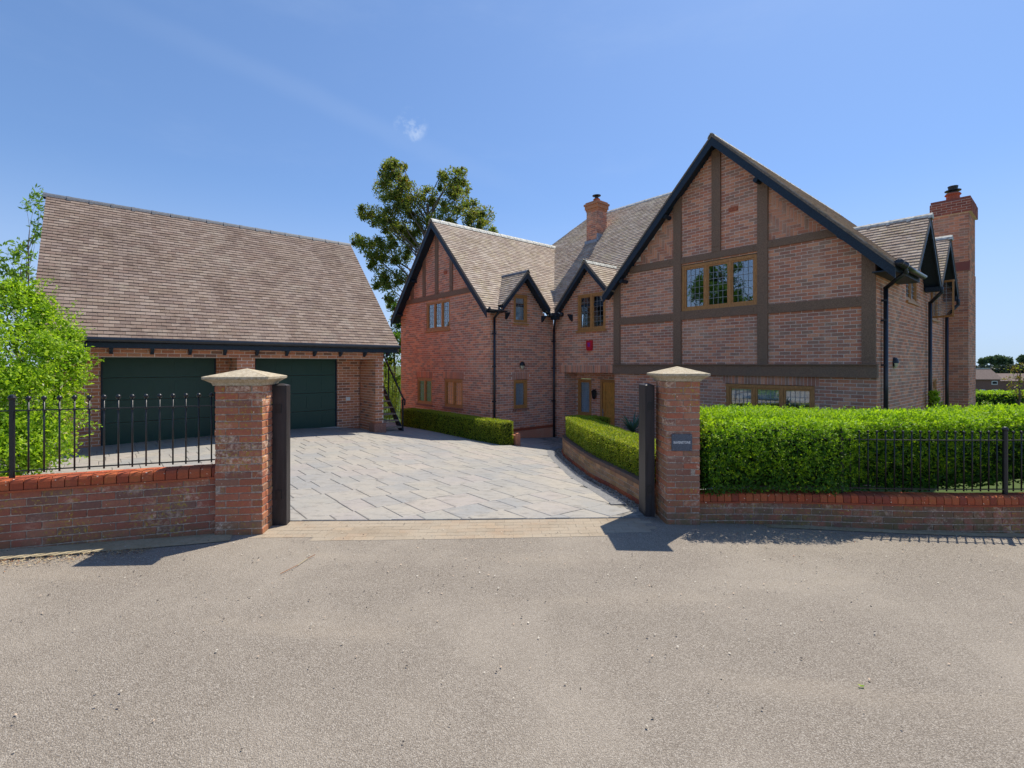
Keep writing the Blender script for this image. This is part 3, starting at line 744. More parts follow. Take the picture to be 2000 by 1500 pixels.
local_box(mb, 14.40, 14.63, -2.4, 4.0, ZB, 1.6); local_box(mb, 0.3, 14.6, 8.6, 8.85, ZB, 1.6); local_box(mb, 6.0, 6.15, .61, 3, ZB, 0); 
mb.prism([H(0, 8.6, 1.6), H(6.4, 8.6, 1.6), H(3.2, 8.6, 5.3)], U3*.2)
local_box(mb, 6.0, 8.6, .0+.01, .8, -.1, .1)      # porch ceiling
local_box(mb, .3, 14.3, -2.4+2.7, 8.5, .12, .2)
mb.build('rear_wall', M['mortar'], house)
# plinth band on the wing's side and slope below
mb = MB(); local_box(mb, 8.885, 8.925, -2.74, -.01, -2.08, -2.01); mb.build('plinth_band', M['brick_red'], house)
local_box(MB(), 8.86, 8.93, -2.75, -.01, -2.7, -2.09).build('plinth', M['brick'], house)
# timbers
def pegs(mb, pts, pt):
    for (q, z) in pts: p = pt(q, z); mb.rod(p, p-U3*.018, .013, 6)
def post(a0, a1, z0, z1, b=0, pr=.05, cut=None, nm='timber_post'):
    mb = MB()
    if cut: zt0, zt1 = cut(a0), cut(a1); pts = [H(a0, b+.05, z0), H(a1, b+.05, z0), H(a1, b+.05, zt1), H(a0, b+.05, zt0)]; mb.prism(pts, -U3*(.05+pr))
    else: local_box(mb, a0, a1, b-pr, b+.05, z0, z1)
    am = (a0+a1)/2; zt = min(cut(a0), cut(a1)) if cut else z1
    for z in (z0+.12, zt-.18):
        if zt-z0 > .5: pegs(mb, [(am-.04, z), (am+.04, z)], lambda q, zz: H(q, b-pr, zz))
    return mb.build(nm, M['timber'], house)
def beam(a0, a1, z0, z1, b=0, pr=.04, pg=True):
    mb = MB(); local_box(mb, a0, a1, b-pr, b+.05, z0, z1); zm = (z0+z1)/2
    if pg: pegs(mb, [(a0+.09, zm+.03), (a0+.09, zm-.03), (a1-.09, zm+.03), (a1-.09, zm-.03)], lambda q, zz: H(q, b-pr, zz))
    mb.build('timber_beam', M['timber'], house)
post(6.17,6.39,.02,2.4); post(4.20,4.42,.02,4,cut=underF); post(3.14,3.36,2.82,5,cut=underF); post(2.03,2.26,.02,4,cut=underF); post(.01,.24,.02,2.3,cut=underF)
beam(4.42,6.17,1.18,1.38); beam(4.42,5.82,2.65,2.84); beam(2.26,4.20,2.66,2.82); beam(.60,2.03,2.68,2.85); beam(2.26,4.20,1.19,1.39); beam(.24,2.03,1.18,1.385)
local_box(MB(), -.02, 6.40, -.075, .05, -.255, -.005).build('timber_beam', M['timber'], house)
local_box(MB(), -.03, 6.42, -.115, .05, -.003, .022).build('drip_board', M['timber'], house)
def underL(a): return zL-kL*abs(a-11.81)-.10
for (p, q, z0) in ((13.60,13.80,2.49),(12.73,12.91,2.49),(11.86,12.05,2.49),(10.95,11.12,2.49)): post(p, q, z0, 3, -2.73, .03, underL)
beam(9.55,14.2,2.31,2.48,-2.73,.03)
local_box(MB(), 11.3, 11.5, -2.745, -2.7, 3.10, 3.22).build('air_vent', M['terracotta'], house)
local_box(MB(), 2.72, 2.95, -.012, .02, 3.72, 3.83).build('air_vent', M['terracotta'], house)
# windows
window(house, 'a', 0, 2.27, 4.19, 1.41, 2.60, 3, cols=4, rows=6, inset=.03)
window(house, 'a', 0, 1.09, 3.02, -1.55, -.46, 3, blind=.24, cols=5, rows=6, sill='sill')
window(house, 'a', 0, 6.73, 7.86, 1.09, 2.25, 2, cols=3, rows=6, sill='wood')
window(house, 'b', 8.92, -1.79, -1.21, 1.33, 2.24, 1, curtain=True, cols=3, rows=6, sill='wood')
window(house, 'b', 8.92, -1.79, -1.21, -1.38, -.47, 1, curtain=True, cols=3, rows=6, sill='sill')
window(house, 'a', -2.73, 11.13, 12.68, 1.22, 2.26, 3, cols=3, rows=6, sill='wood')
window(house, 'a', -2.73, 12.30, 13.35, -1.42, -.47, 2, cols=3, rows=5, sill='sill')
window(house, 'a', -2.73, 10.39, 11.48, -1.42, -.47, 2, cols=3, rows=5, sill='sill')
window(house, 'b', 0, 2.52, 3.73, 1.50, 2.12, 2, cols=3, rows=4, sill='wood')
window(house, 'b', 0, 5.35, 6.45, 1.25, 2.3, 2, cols=3, rows=5, sill='wood')
window(house, 'b', 0, 5.7, 6.25, -.75, -.35, 1, lead=False, sill='wood')
# opened casement under the far dormer gable
mb = MB(); hc = H(0, 5.4, 1.75); dd = (-V3*.95-U3*.25); dd /= np.linalg.norm(dd); 
for (e0, e1) in (((0,-.46),(.5,-.46)),((0,.46),(.5,.46)),((0.02,-.46),(0.02,.46)),((.48,-.46),(.48,.46))):
    mb.rod(hc+dd*e0[0]+Z3*e0[1], hc+dd*e1[0]+Z3*e1[1], .028, 4)
cs = mb.build('open_casement', M['wood'], house); cs['label'] = 'casement sash standing open'
MB().box(hc+dd*.25, dd*.22, np.cross(dd, Z3)*.003, Z3*.43).build('pane', M['glass'], cs)
mb = MB()
for k in (1, 2): mb.rod(hc+dd*(.5*k/3)+Z3*-.44, hc+dd*(.5*k/3)+Z3*.44, .006, 4)
for k in range(1, 6): mb.rod(hc+dd*.03+Z3*(-.44+.88*k/6), hc+dd*.47+Z3*(-.44+.88*k/6), .006, 4)
mb.build('leading', M['lead'], cs)
# porch: door and tall side light
window(house, 'a', .6, 7.80, 8.40, -1.68, -.47, 1, curtain=True, lead=False, sill='wood')
mb = MB(); local_box(mb, 6.400, 6.490, .58, .68, -2.5, -.46); local_box(mb, 7.320, 7.410, .58, .68, -2.5, -.46); local_box(mb, 6.490, 7.320, .581, .68, -.55, -.461)
dr = mb.build('door_frame', M['wood'], house)
mb = MB(); local_box(mb, 6.495, 7.315, .63, .67, -2.48, -.553)
for (z0, z1) in ((-.75,-.56),(-1.22,-1.14),(-1.68,-1.60),(-2.12,-2.04),(-2.47,-2.36)): local_box(mb, 6.496, 7.314, .608, .631, z0, z1)
for (p, q) in ((6.498,6.580),(7.230,7.312),(6.860,6.950)): local_box(mb, p, q, .606, .631, -2.47, -.56)
mb.build('door', M['door'], house); mb = MB().rod(H(7.270, .60, -1.52), H(7.270, .54, -1.52), .012, 6).rod(H(7.270, .545, -1.40), H(7.270, .545, -1.66), .012, 6); mb.build('door_handle', M['lead'], house)
mb = MB(); c = H(7.60, .50, -.95); mb.lathe(c, [(.02,.16),(.09,.10),(.085,.08),(.06,-.10),(.02,-.16)][::-1], 6); mb.rod(c+Z3*.1, H(7.60, .6, -.78), .012, 6); mb.build('porch_lantern', M['black'], house)
# wall lamps
def bulk(c, n):
    n = np.array(n); t = np.cross(n, Z3); mb = MB(); ms = MB()
    for (tgt, s0, s1, R, d0) in ((mb, 0, math.pi, .105, .085), (ms, math.pi, 2*math.pi, .09, .065)):
        N = 9; b = len(tgt.v); tgt.v.append(c+n*d0)
        for ring, (rr, dd_) in enumerate(((.6, .85), (.95, .45), (1., 0))):
            for i in range(N+1): th_ = s0+(s1-s0)*i/N; tgt.v.append(c+t*math.cos(th_)*R*rr+Z3*math.sin(th_)*R*1.25*rr+n*d0*dd_)
        for i in range(N):
            tgt.f.append((b, b+1+i, b+2+i))
            for r_ in range(2): p = b+1+r_*(N+1)+i; tgt.f.append((p, p+N+1, p+N+2, p+1))
    mb.rod(c, c+n*.02, .10, 14); o = mb.build('wall_lamp', M['black'], house, True); ms.build('lamp_glass', M['lamp_glass'], o, True)
bulk(H(8.90, -1.46, -.02), -V3); bulk(H(-.01, 1.35, .04), -V3)
mb = MB(); mb.prism([H(7.22, -.002, .52), H(7.45, -.002, .52), H(7.45, -.002, .77), H(7.22, -.002, .77)], -U3*.06); mb.prism([H(7.25, -.002, .45), H(7.42, -.002, .45), H(7.45, -.002, .518), H(7.22, -.002, .518)], -U3*.05)
al = mb.build('alarm_box', M['red'], house); al['label'] = 'red burglar alarm box'
MB().face([H(7.30, -.0645, .57), H(7.37, -.0645, .57), H(7.39, -.0645, .70), H(7.28, -.0645, .70)]).build('alarm_mark', simple('violet_print', (.30,.03,.30), .4), al)
# roofs
sFr = Surf('b', 3.2, zF, kF, -1, 3.19, -.36, 9.3); sFr2 = Surf('b', 3.2, zF, kF, -1, 3.58, -.36, 1.78); sFl = Surf('b', 3.2, zF, kF, 1, 3.42, -.36, 9.3)
sLr = Surf('b', 11.81, zL, kL, -1, 2.86, -3.06, 4.3); sLr2 = Surf('b', 11.81, zL, kL, -1, 3.14, -3.06, -2.42); sLr3 = Surf('b', 11.81, zL, kL, -1, 3.14, -.52, -.05); sLl = Surf('b', 11.81, zL, kL, 1, 3.05, -3.06, 4.3)
sR = Surf('a', 4.25, 6.30, 1.035, -1, 4.22, 4.0, 15.4, ((10.98, 1), (5.4, -1))); sR2 = Surf('a', 4.25, 6.30, 1.035, -1, 4.5, 8.30, 9.0); sRb = Surf('a', 4.25, 6.30, 1.035, 1, 4.52, .9, 15.4, ((10.98, 1), (5.4, -1)))
sMr = Surf('b', 7.34, 3.22, 1.07, -1, .98, -.27, 2.2); sMl = Surf('b', 7.34, 3.22, 1.07, 1, 1.30, -.27, 2.2)
sDs = Surf('a', -1.47, 2.94, 1.1, -1, 1.04, 8.62, 10.9); sDn = Surf('a', -1.47, 2.94, 1.1, 1, 1.0, 8.62, 10.9)
s1s = Surf('a', 3.2, 3.52, 1.05, -1, 1.42, -.33, 2.6); s1n = Surf('a', 3.2, 3.52, 1.05, 1, 1.42, -.33, 2.6)
s2s = Surf('a', 5.95, 3.48, 1.05, -1, 1.38, -.33, 2.6); s2n = Surf('a', 5.95, 3.48, 1.05, 1, 1.42, -.33, 2.6)
allS = [sFr, sFl, sLr, sLl, sR, sMr, sMl, sDs, sDn, s1s, s1n, s2s, s2n]
mb = MB()
for s_ in allS+[sRb, sFr2, sLr2, sLr3]: deck(mb, s_)
# hip ends of the rear range
for (h, sg) in ((10.98, 1), (5.4, -1)):
    e_ = 3.2 if sg > 0 else 4.2; mb.prism([H(h, 4.25, 6.26), H(h+sg*e_, 4.25-e_, 6.26-e_*1.035), H(h+sg*e_, 4.25+e_, 6.26-e_*1.035)], (0, 0, -.06))
roof = mb.build('roof', M['black_board'], house)
tl_ = []
for s_, base_, lim in ((sFr2, sFr, .02), (sLr2, sLr, 8.96), (sLr3, sLr, 8.96)): tl_.append([t for t in tiles(s_, [o for o in allS if o is not base_], None) if np.dot(t[0][:2]-C0, V2) < lim])
for s_ in (sFr, sLr, sR, sMr, sDs, s1s, s2s): tl_.append(tiles(s_, [o for o in allS if o is not s_], None))
tl_.append([t for t in tiles(sMl, [o for o in allS if o is not sMl], None)])
tl_.append([t for t in tiles(sR2, [o for o in allS if o is not sR], None) if np.dot(t[0][:2]-C0, U2) < .03])
finish_tiles(tl_, roof, M['tile_h'], 300)
ridge(roof, H(11.81, -3.08, zL+.035), H(11.81, 3.0, zL+.045), .33, M['ridge_p'], .13)
ridge(roof, H(11.0, 4.25, 6.33), H(5.4, 4.25, 6.33), .40, M['ridge_p'], .09)
ridge(roof, H(7.34, -.29, 3.26), H(7.34, 1.35, 3.27), .33, M['ridge_p'], .12)
ridge(roof, H(8.6, -1.47, 2.98), H(10.0, -1.47, 2.98), .33, M['ridge_b'], .08)
ridge(roof, H(-.34, 3.2, 3.56), H(1.25, 3.2, 3.56), .45, M['ridge_p'], .09, True); ridge(roof, H(-.34, 5.95, 3.52), H(1.25, 5.95, 3.52), .45, M['ridge_p'], .09, True)
ridge(roof, H(3.2, -.38, zF+.03), H(3.2, 9.2, zF+.03), .40, M['ridge_p'], .09)
ridge(roof, H(10.98, 4.25, 6.33), H(12.28, 2.95, 5.0), .35, M['tile_h'], .08)
# barge boards: undercloak strip and black board following the pitch, soffit behind
def barge(axis, r, zt, k, half, edge, sides=(-1, 1), deep=.17, wallat=None, halfs=None):
    ax = (V3 if axis == 'b' else U3); out = (-U3 if axis == 'b' else -V3)
    P = (lambda x, o, z: H(x, edge+o, z)) if axis == 'b' else (lambda x, o, z: H(edge+o, x, z))
    for sd_ in sides:
        hf = half if halfs is None else halfs[0 if sd_ < 0 else 1]
        e = r+sd_*hf; ze = zt-k*hf
        mb = MB(); mb.prism([P(r, -.012, zt+.012), P(e, -.012, ze+.012), P(e, -.012, ze-.045), P(r, -.012, zt-.045)], -out*.10); mb.build('verge', M['undercloak'], house)
        mb = MB(); mb.prism([P(r, .0, zt-.045), P(e, .0, ze-.045), P(e, .0, ze-.045-deep*1.25), P(r, .0, zt-.045-deep*1.25)], -out*.03); mb.build('barge_board', M['black_board'], house)
        if wallat is not None:
            w_ = abs(wallat-edge); mb = MB(); mb.prism([P(r, .03, zt-.09), P(e, .03, ze-.09), P(e, .03, ze-.11), P(r, .03, zt-.11)], -out*(w_-.02)); mb.build('soffit', M['black_board'], house)
barge('b', 3.2, zF, kF, 3.4, -.36, wallat=0, halfs=(3.56, 3.36)); barge('b', 11.81, zL, kL, 3.1, -3.06, wallat=-2.73, halfs=(3.12, 3.04)); barge('b', 7.34, 3.22, 1.07, 1.28, -.27, wallat=0, deep=.13, halfs=(.90,1.28))
barge('a', -1.47, 2.94, 1.1, 1.0, 8.62, wallat=8.92, deep=.13); barge('a', 3.2, 3.52, 1.05, 1.4, -.33, wallat=0, deep=.14); barge('a', 5.95, 3.48, 1.05, 1.38, -.33, wallat=0, deep=.14)
# purlin ends under the overhang
for (a, z) in ((2.2, 4.23), (.55, 2.62), (4.55, 3.95), (5.95, 2.42)): MB().rod(H(a, .02, z), H(a, -.3, z), .055, 8).build('purlin_end', M['black_board'], house)
for (a, z) in ((13.4,3.1),(10.1,2.95),(14.5,1.95)): MB().rod(H(a, -2.7, z), H(a, -3.0, z), .05, 8).build('purlin_end', M['black_board'], house)
# gutters and downpipes
def gutter(p, q, r=.055):
    p, q = np.array(p), np.array(q); d = q-p; d /= np.linalg.norm(d); s_ = np.cross(d, Z3); mb = MB(); N = 8; b = 0
    for c in (p, q):
        for rr in (r, r*.88):
            for i in range(N+1): t = math.pi*i/N; mb.v.append(c+s_*math.cos(t)*rr-Z3*math.sin(t)*rr)
    n = N+1
    for i in range(N): mb.f += [(i, i+1, 2*n+i+1, 2*n+i), (n+i, 3*n+i, 3*n+i+1, n+i+1), (i, n+i, n+i+1, i+1), (2*n+i, 2*n+i+1, 3*n+i+1, 3*n+i)]
    mb.f += [(0, 2*n, 3*n, n), (N, n+N, 3*n+N, 2*n+N)]
    mb.rod(p, p-d*.015, r*1.1, 14); mb.rod(p+d*.35, p+d*.42, r*1.16, 14)
    mb.build('gutter', M['plastic'], house, True)
gutter(H(-.43, -.40, 1.90), H(-.43, 1.75, 1.90), .065)
gutter(H(8.60, -3.0, 1.64), H(8.60, -2.42, 1.64), .06)
gutter(H(8.60, -.50, 1.64), H(8.60, -.30, 1.64), .06); gutter(H(8.66, -.30, 1.64), H(8.45, -.30, 1.64), .06)
def pipe(pts, r=.038, brackets=()):
    mb = MB()
    for p, q in zip(pts[:-1], pts[1:]): mb.rod(p, q, r, 10)
    for p in pts[1:-1]: mb.lathe(p, [(0,-r*1.1),(r*.95,-r*.6),(r*1.12,0),(r*.95,r*.6),(0,r*1.1)], 10)
    o = mb.build('downpipe', M['plastic'], house, True)
    for p in brackets: MB().box(p, V3*.065, U3*.045, Z3*.018).build('pipe_bracket', M['plastic'], o)
pipe([H(-.43, .05, 1.86), H(-.43, .10, 1.78), H(-.07, .36, 1.55), H(-.07, .36, -2.5)], .042, [H(-.03, .36, z) for z in (1.3, .0, -1.0, .9)])
pipe([H(8.62, -2.62, 1.60), H(8.85, -2.62, 1.42), H(8.85, -2.62, -2.45)], .036, [H(8.88, -2.62, z) for z in (.95, -.05, -1.1)])
pipe([H(8.60, -.28, 1.60), H(8.60, -.28, 1.45), H(8.82, -.10, 1.15), H(8.82, -.10, -2.5)], .036, [H(8.87, -.08, z) for z in (.8, -.1, -1.2)])
pipe([H(-.33, 4.60, 1.98), H(-.33, 4.6, 1.85), H(-.08, 4.78, 1.62), H(-.08, 4.78, -2.6)], .042)
pipe([H(-.33, 7.2, 1.9), H(-.33, 7.2, 1.75), H(-.08, 7.25, 1.45), H(-.08, 7.25, -2.6)], .042)
mb = MB(); local_box(mb, 8.50, 8.72, -.36, -.16, 1.50, 1.72); mb.build('valley_outlet', M['black_board'], house)
for q_ in ((-.31, -.02, 4.46, 4.70, 1.88, 1.99), (-.31, -.02, 7.1, 7.3, 1.86, 1.98), (-.36, -.34, -.34, 1.8, 1.78, 1.95), (-.335, 0, -.34, 1.8, 1.78, 1.80)): local_box(MB(), *q_).build('soffit', M['black_board'], house)
mb = MB()
for (a, b) in ((8.72,-2.15),(8.72,-.6)): mb.prism([H(a, b, 1.62), H(a+.2, b, 1.62), H(a+.2, b, 1.42), H(a+.14, b, 1.46)], U3*.07)
mb.prism([H(8.06, -.2, 1.64), H(8.06, 0, 1.64), H(8.06, 0, 1.42), H(8.06, -.06, 1.46)], V3*.07); mb.build('corbel_bracket', M['black_board'], house)
local_box(MB(), 8.62, 8.92, -3.04, -2.3, 1.60, 1.64).build('soffit', M['black_board'], house)
# small chimney on the rear pitch
def stack_bricks(a0, a1, b0, b1, z0, z1, parent, mat, name='chimney', core=True):
    mc = MB(); local_box(mc, a0+.008, a1-.008, b0+.008, b1-.008, z0, z1); ch = mc.build(name, M['mortar'], parent)
    P = []; i = 0; z = z0
    grp = {}
    while z+.075 <= z1+.01:
        for (ax, cst, lo, hi) in (('a', b0, a0, a1), ('b', a0, b0, b1), ('a2', b1, a0, a1), ('b2', a1, b0, b1)):
            x = lo-(.1125 if (i+(ax[0] == 'b')) % 2 else 0)
            while x < hi:
                p, q = max(x, lo), min(x+.215, hi); x += .225
                if q-p < .03: continue
                grp.setdefault((round(q-p, 3), ax), []).append(H((p+q)/2, cst, z+.0375) if ax[0] == 'a' else H(cst, (p+q)/2, z+.0375))
        z += .075; i += 1
    Vs, Fs, off = [], [], 0
    for (L, ax), Ps in grp.items():
        d, n = {'a': (V3, -U3), 'b': (U3, -V3), 'a2': (V3, U3), 'b2': (U3, V3)}[ax]
        v, f = front_brick(L, .02, .065); v = np.array(v)@frame_mat(d, n).T; Ps = np.array(Ps); Vs.append((v[None]+Ps[:, None]).reshape(-1, 3)); Fs.append((np.array(f)[None]+(np.arange(len(Ps))*12)[:, None, None]).reshape(-1, 4)+off); off += len(Ps)*12
    tag(link('bricks', fast_mesh('bricks', np.concatenate(Vs), np.concatenate(Fs), mat), ch if parent is house else parent), kind='stuff'); return ch
ch1 = stack_bricks(9.28, 9.83, 2.72, 3.27, 4.3, 6.05, house, M['brick']); ch1['label'] = 'small brick chimney with black cowl'
mb = MB(); local_box(mb, 9.26, 9.85, 2.70, 3.29, 5.95, 6.02); local_box(mb, 9.23, 9.88, 2.67, 3.32, 6.025, 6.16); local_box(mb, 9.20, 9.91, 2.64, 3.35, 6.165, 6.24); local_box(mb, 9.25, 9.86, 2.69, 3.30, 6.245, 6.30); mb.build('corbelled_top', M['brick_garage'], ch1)
c = H(9.555, 2.995, 6.30); MB().lathe(c, [(.13,0),(.12,.10),(.14,.13),(.10,.17)], 12).build('chimney_pot', M['terracotta'], ch1)
MB().lathe(c+Z3*.16, [(.07,0),(.07,.10),(.16,.11),(.17,.13),(.05,.17)], 12).build('cowl', M['black'], ch1)
mb = MB(); local_box(mb, 9.25, 9.86, 2.64, 2.72, 4.60, 4.80); mb.box(H(9.555, 2.50, 4.50), V3*.36, (U3+Z3*1.035)*.22, Z3*.012); local_box(mb, 9.20, 9.27, 2.65, 3.4, 4.72, 5.0); mb.build('flashing', M['leadflash'], ch1)
# tall chimney on the right side
ch2 = stack_bricks(-.50, .25, 7.65, 9.20, ZB, 2.78, house, M['brick'], 'chimney'); ch2['label'] = 'tall external brick chimney stack with shoulder and clay pot'
ch3 = stack_bricks(-.50, .32, 7.78, 9.05, 2.78, 4.55, house, M['brick'], 'chimney_shaft')
mb = MB(); mb.prism([H(-.52, 7.63, 2.78), H(-.52, 7.80, 3.10), H(-.52, 7.80, 2.78)], V3*.9); mb.build('shoulder_tiles', M['brick_purple'], ch2)
stack_bricks(-.56, .38, 7.72, 9.11, 4.52, 4.90, ch2, M['brick_purple'], 'corbelled_top')
mb = MB(); local_box(mb, -.53, .36, 7.75, 9.08, 4.90, 4.98); mb.build('chimney_capping', M['brick_purple'], ch2)
c = H(-.08, 8.3, 4.98); MB().lathe(c, [(.17,0),(.16,.22),(.20,.25),(.17,.30)], 14).build('chimney_pot', M['terracotta'], ch2)
MB().lathe(c+Z3*.28, [(.10,0),(.10,.08),(.20,.09),(.20,.11),(.11,.13),(.13,.24),(.10,.25)], 12).build('cowl', M['black'], ch2)

# ------------------------------------------------------------------ GARAGE
gar = thing('garage', tuple(H(12, -9, -1.8)), 'brick double garage with two dark green doors under a steep tiled roof', 'garage')
GF = 10.0; GB = 11.05; ZG = -2.0
gsp = lambda z: (-12.35, -5.66)
Wg1 = Wall('b', GF, .17, .47, gsp)
Wg1.core = MB(); local_box(Wg1.core, GF+.008, GF+.25, -12.35, -5.66, .17, .47)
Wg2 = Wall('b', GB, ZG, .45, lambda z: (-12.4, -5.9), [(-11.67,-9.53,-3,.21), (-8.67,-6.57,-3,.21)])
Wg3 = Wall('b', GF, ZG, .17, lambda z: [(-12.35, -12.0), (-9.28, -8.90), (-5.90, -5.66)], phase=.05)
Wg4 = Wall('a', -5.90, ZG, .17, lambda z: (GF+.01, GB-.01)); Wg5 = Wall('a', -9.28, ZG, .17, lambda z: (GF+.01, GB-.01)); 
WGE = Wall('b', GB+.5, ZG, -1.9, lambda z: (-6, -5.9))
finish_walls([Wg1, Wg2, Wg3, Wg4, Wg5], gar, M['brick_garage'], 300)
mb = MB(); local_box(mb, GF+.02, 16.4, -5.88, -5.655, ZG, .3); mb.prism([H(GF, -5.655, .3), H(16.5, -5.655, .3), H(13.3, -5.655, 3.8)], -U3*.22); local_box(mb, GB+.2, 16.4, -12.35, -12.1, ZG, .3)
mb.prism([H(GF, -12.1, .3), H(16.5, -12.1, .3), H(13.3, -12.1, 3.8)], -U3*.22); local_box(mb, 16.2, 16.4, -12.1, -5.9, ZG, .3)
mb.build('side_wall', M['brick_garage'], gar)
local_box(MB(), GF-.05, GF+.3, -5.95, -5.60, ZG, -1.62).build('plinth', M['sill'], gar)
mb = MB(); local_box(mb, GF+.02, GB+.05, -12.3, -5.9, .165, .18); mb.build('soffit', M['render_white'], gar)
for (b0, b1) in ((-11.67,-9.53), (-8.67,-6.57)):
    mb = MB()
    for k in range(4): z0 = -1.76+k*.4925; local_box(mb, GB+.06, GB+.09, b0+.03, b1-.03, z0+.004, z0+.4885)
    gd = mb.build('garage_door', M['green'], gar)
    mb = MB()
    for k in range(4):
        for j in range(5):
            z0 = -1.76+k*.4925+.09; x0 = b0+.10+j*(b1-b0-.12)/5; local_box(MB(), GB+.053, GB+.061, x0, x0+(b1-b0-.12)/5-.10, z0, z0+.31).build('raised_panel', M['green'], gd)
    for x0 in (b0, b1-.03): local_box(MB(), GB+.03, GB+.1, x0, x0+.03, -1.78, .21).build('frame_post', M['black_board'], gd)
    local_box(MB(), GB-.06, GB+.1, b0-.05, b1+.05, -1.90, -1.745).build('threshold', M['render_white'], gd)
local_box(MB(), GB-.03, GB, -6.32, -6.20, -1.02, -.92).build('outside_socket', M['white_plastic'], gar)
sG = Surf('b', 13.28, 4.03, 1.005, -1, 3.50, -12.66, -5.30); sGb = Surf('b', 13.28, 4.03, 1.005, 1, 3.50, -12.66, -5.30)
mb = MB(); deck(mb, sG); deck(mb, sGb); groof = mb.build('roof', M['undercloak'], gar)
finish_tiles([tiles(sG, [], None)], groof, M['tile_g'], 300)
ridge(groof, H(13.28, -12.68, 4.07), H(13.28, -5.28, 4.07), .40, M['ridge_b'], .085, True)
ex = 9.80
mb = MB(); local_box(mb, ex, ex+.03, -12.6, -5.34, .34, .475); mb.build('fascia', M['black_board'], gar)
mb = MB(); p, q = H(ex-.06, -12.62, .50), H(ex-.06, -5.30, .50); mb.rod(p, q, .05, 8); mb.build('gutter', M['plastic'], gar)
mb = MB(); local_box(mb, ex+.03, GF, -12.6, -5.34, .345, .36); mb.build('eaves_soffit', M['black_board'], gar)
for k in range(11):
    b = -12.2+k*.66; mb = MB(); mb.prism([H(ex+.03, b, .345), H(GF, b, .345), H(GF, b, .22), H(ex+.09, b, .28)], U3*.06); mb.build('rafter_foot', M['black_board'], gar)
for sd_, nm in ((-12.66, -1), (-5.30, 1)):
    mb = MB()
    for s_ in (-1, 1): mb.prism([H(13.28, sd_, 4.03), H(13.28+s_*3.5, sd_, .51), H(13.28+s_*3.5, sd_, .36), H(13.28, sd_, 3.88)], U3*(-nm)*.03)
    mb.build('verge', M['undercloak'], gar)
# ------------------------------------------------------------------ outside stair
st = thing('external_staircase', tuple(H(10.6, -5.1, -1.98)), 'open tread outside staircase with black handrail climbing the garage side', 'staircase')
for k in range(15):
    z = -1.86+k*.182; a = 10.45+k*.185; local_box(MB(), a, a+.24, -5.60, -4.86, z, z+.035).build('tread', M['tread'], st)
for b in (-5.63, -4.84):
    mb = MB(); mb.prism([H(10.40, b, -2.08), H(10.60, b, -2.08), H(13.3, b, .70), H(13.3, b, .85), H(10.40, b, -1.98)], U3*.03); mb.build('stringer', M['black_board'], st)
mb = MB(); b = -4.80
mb.rod(H(10.52, b, -2.1), H(10.52, b, -1.02), .028, 8); mb.build('newel_post', M['black'], st)
mb = MB(); mb.rod(H(10.40, b, -1.20), H(10.38, b, -1.05), .024, 8).rod(H(10.38, b, -1.05), H(10.50, b, -.98), .024, 8).rod(H(10.50, b, -.98), H(13.2, b, 1.68), .026, 8); mb.build('handrail', M['black'], st, True)
MB().rod(H(11.45, b, -1.0), H(11.45, b, -.06), .022, 8).build('newel_post', M['black'], st)
for k in range(11):
    a = 10.70+k*.24; z = -1.78+(a-10.45)*.984; MB().rod(H(a, b, z), H(a, b, z+.88), .006, 5).build('baluster', M['black'], st)
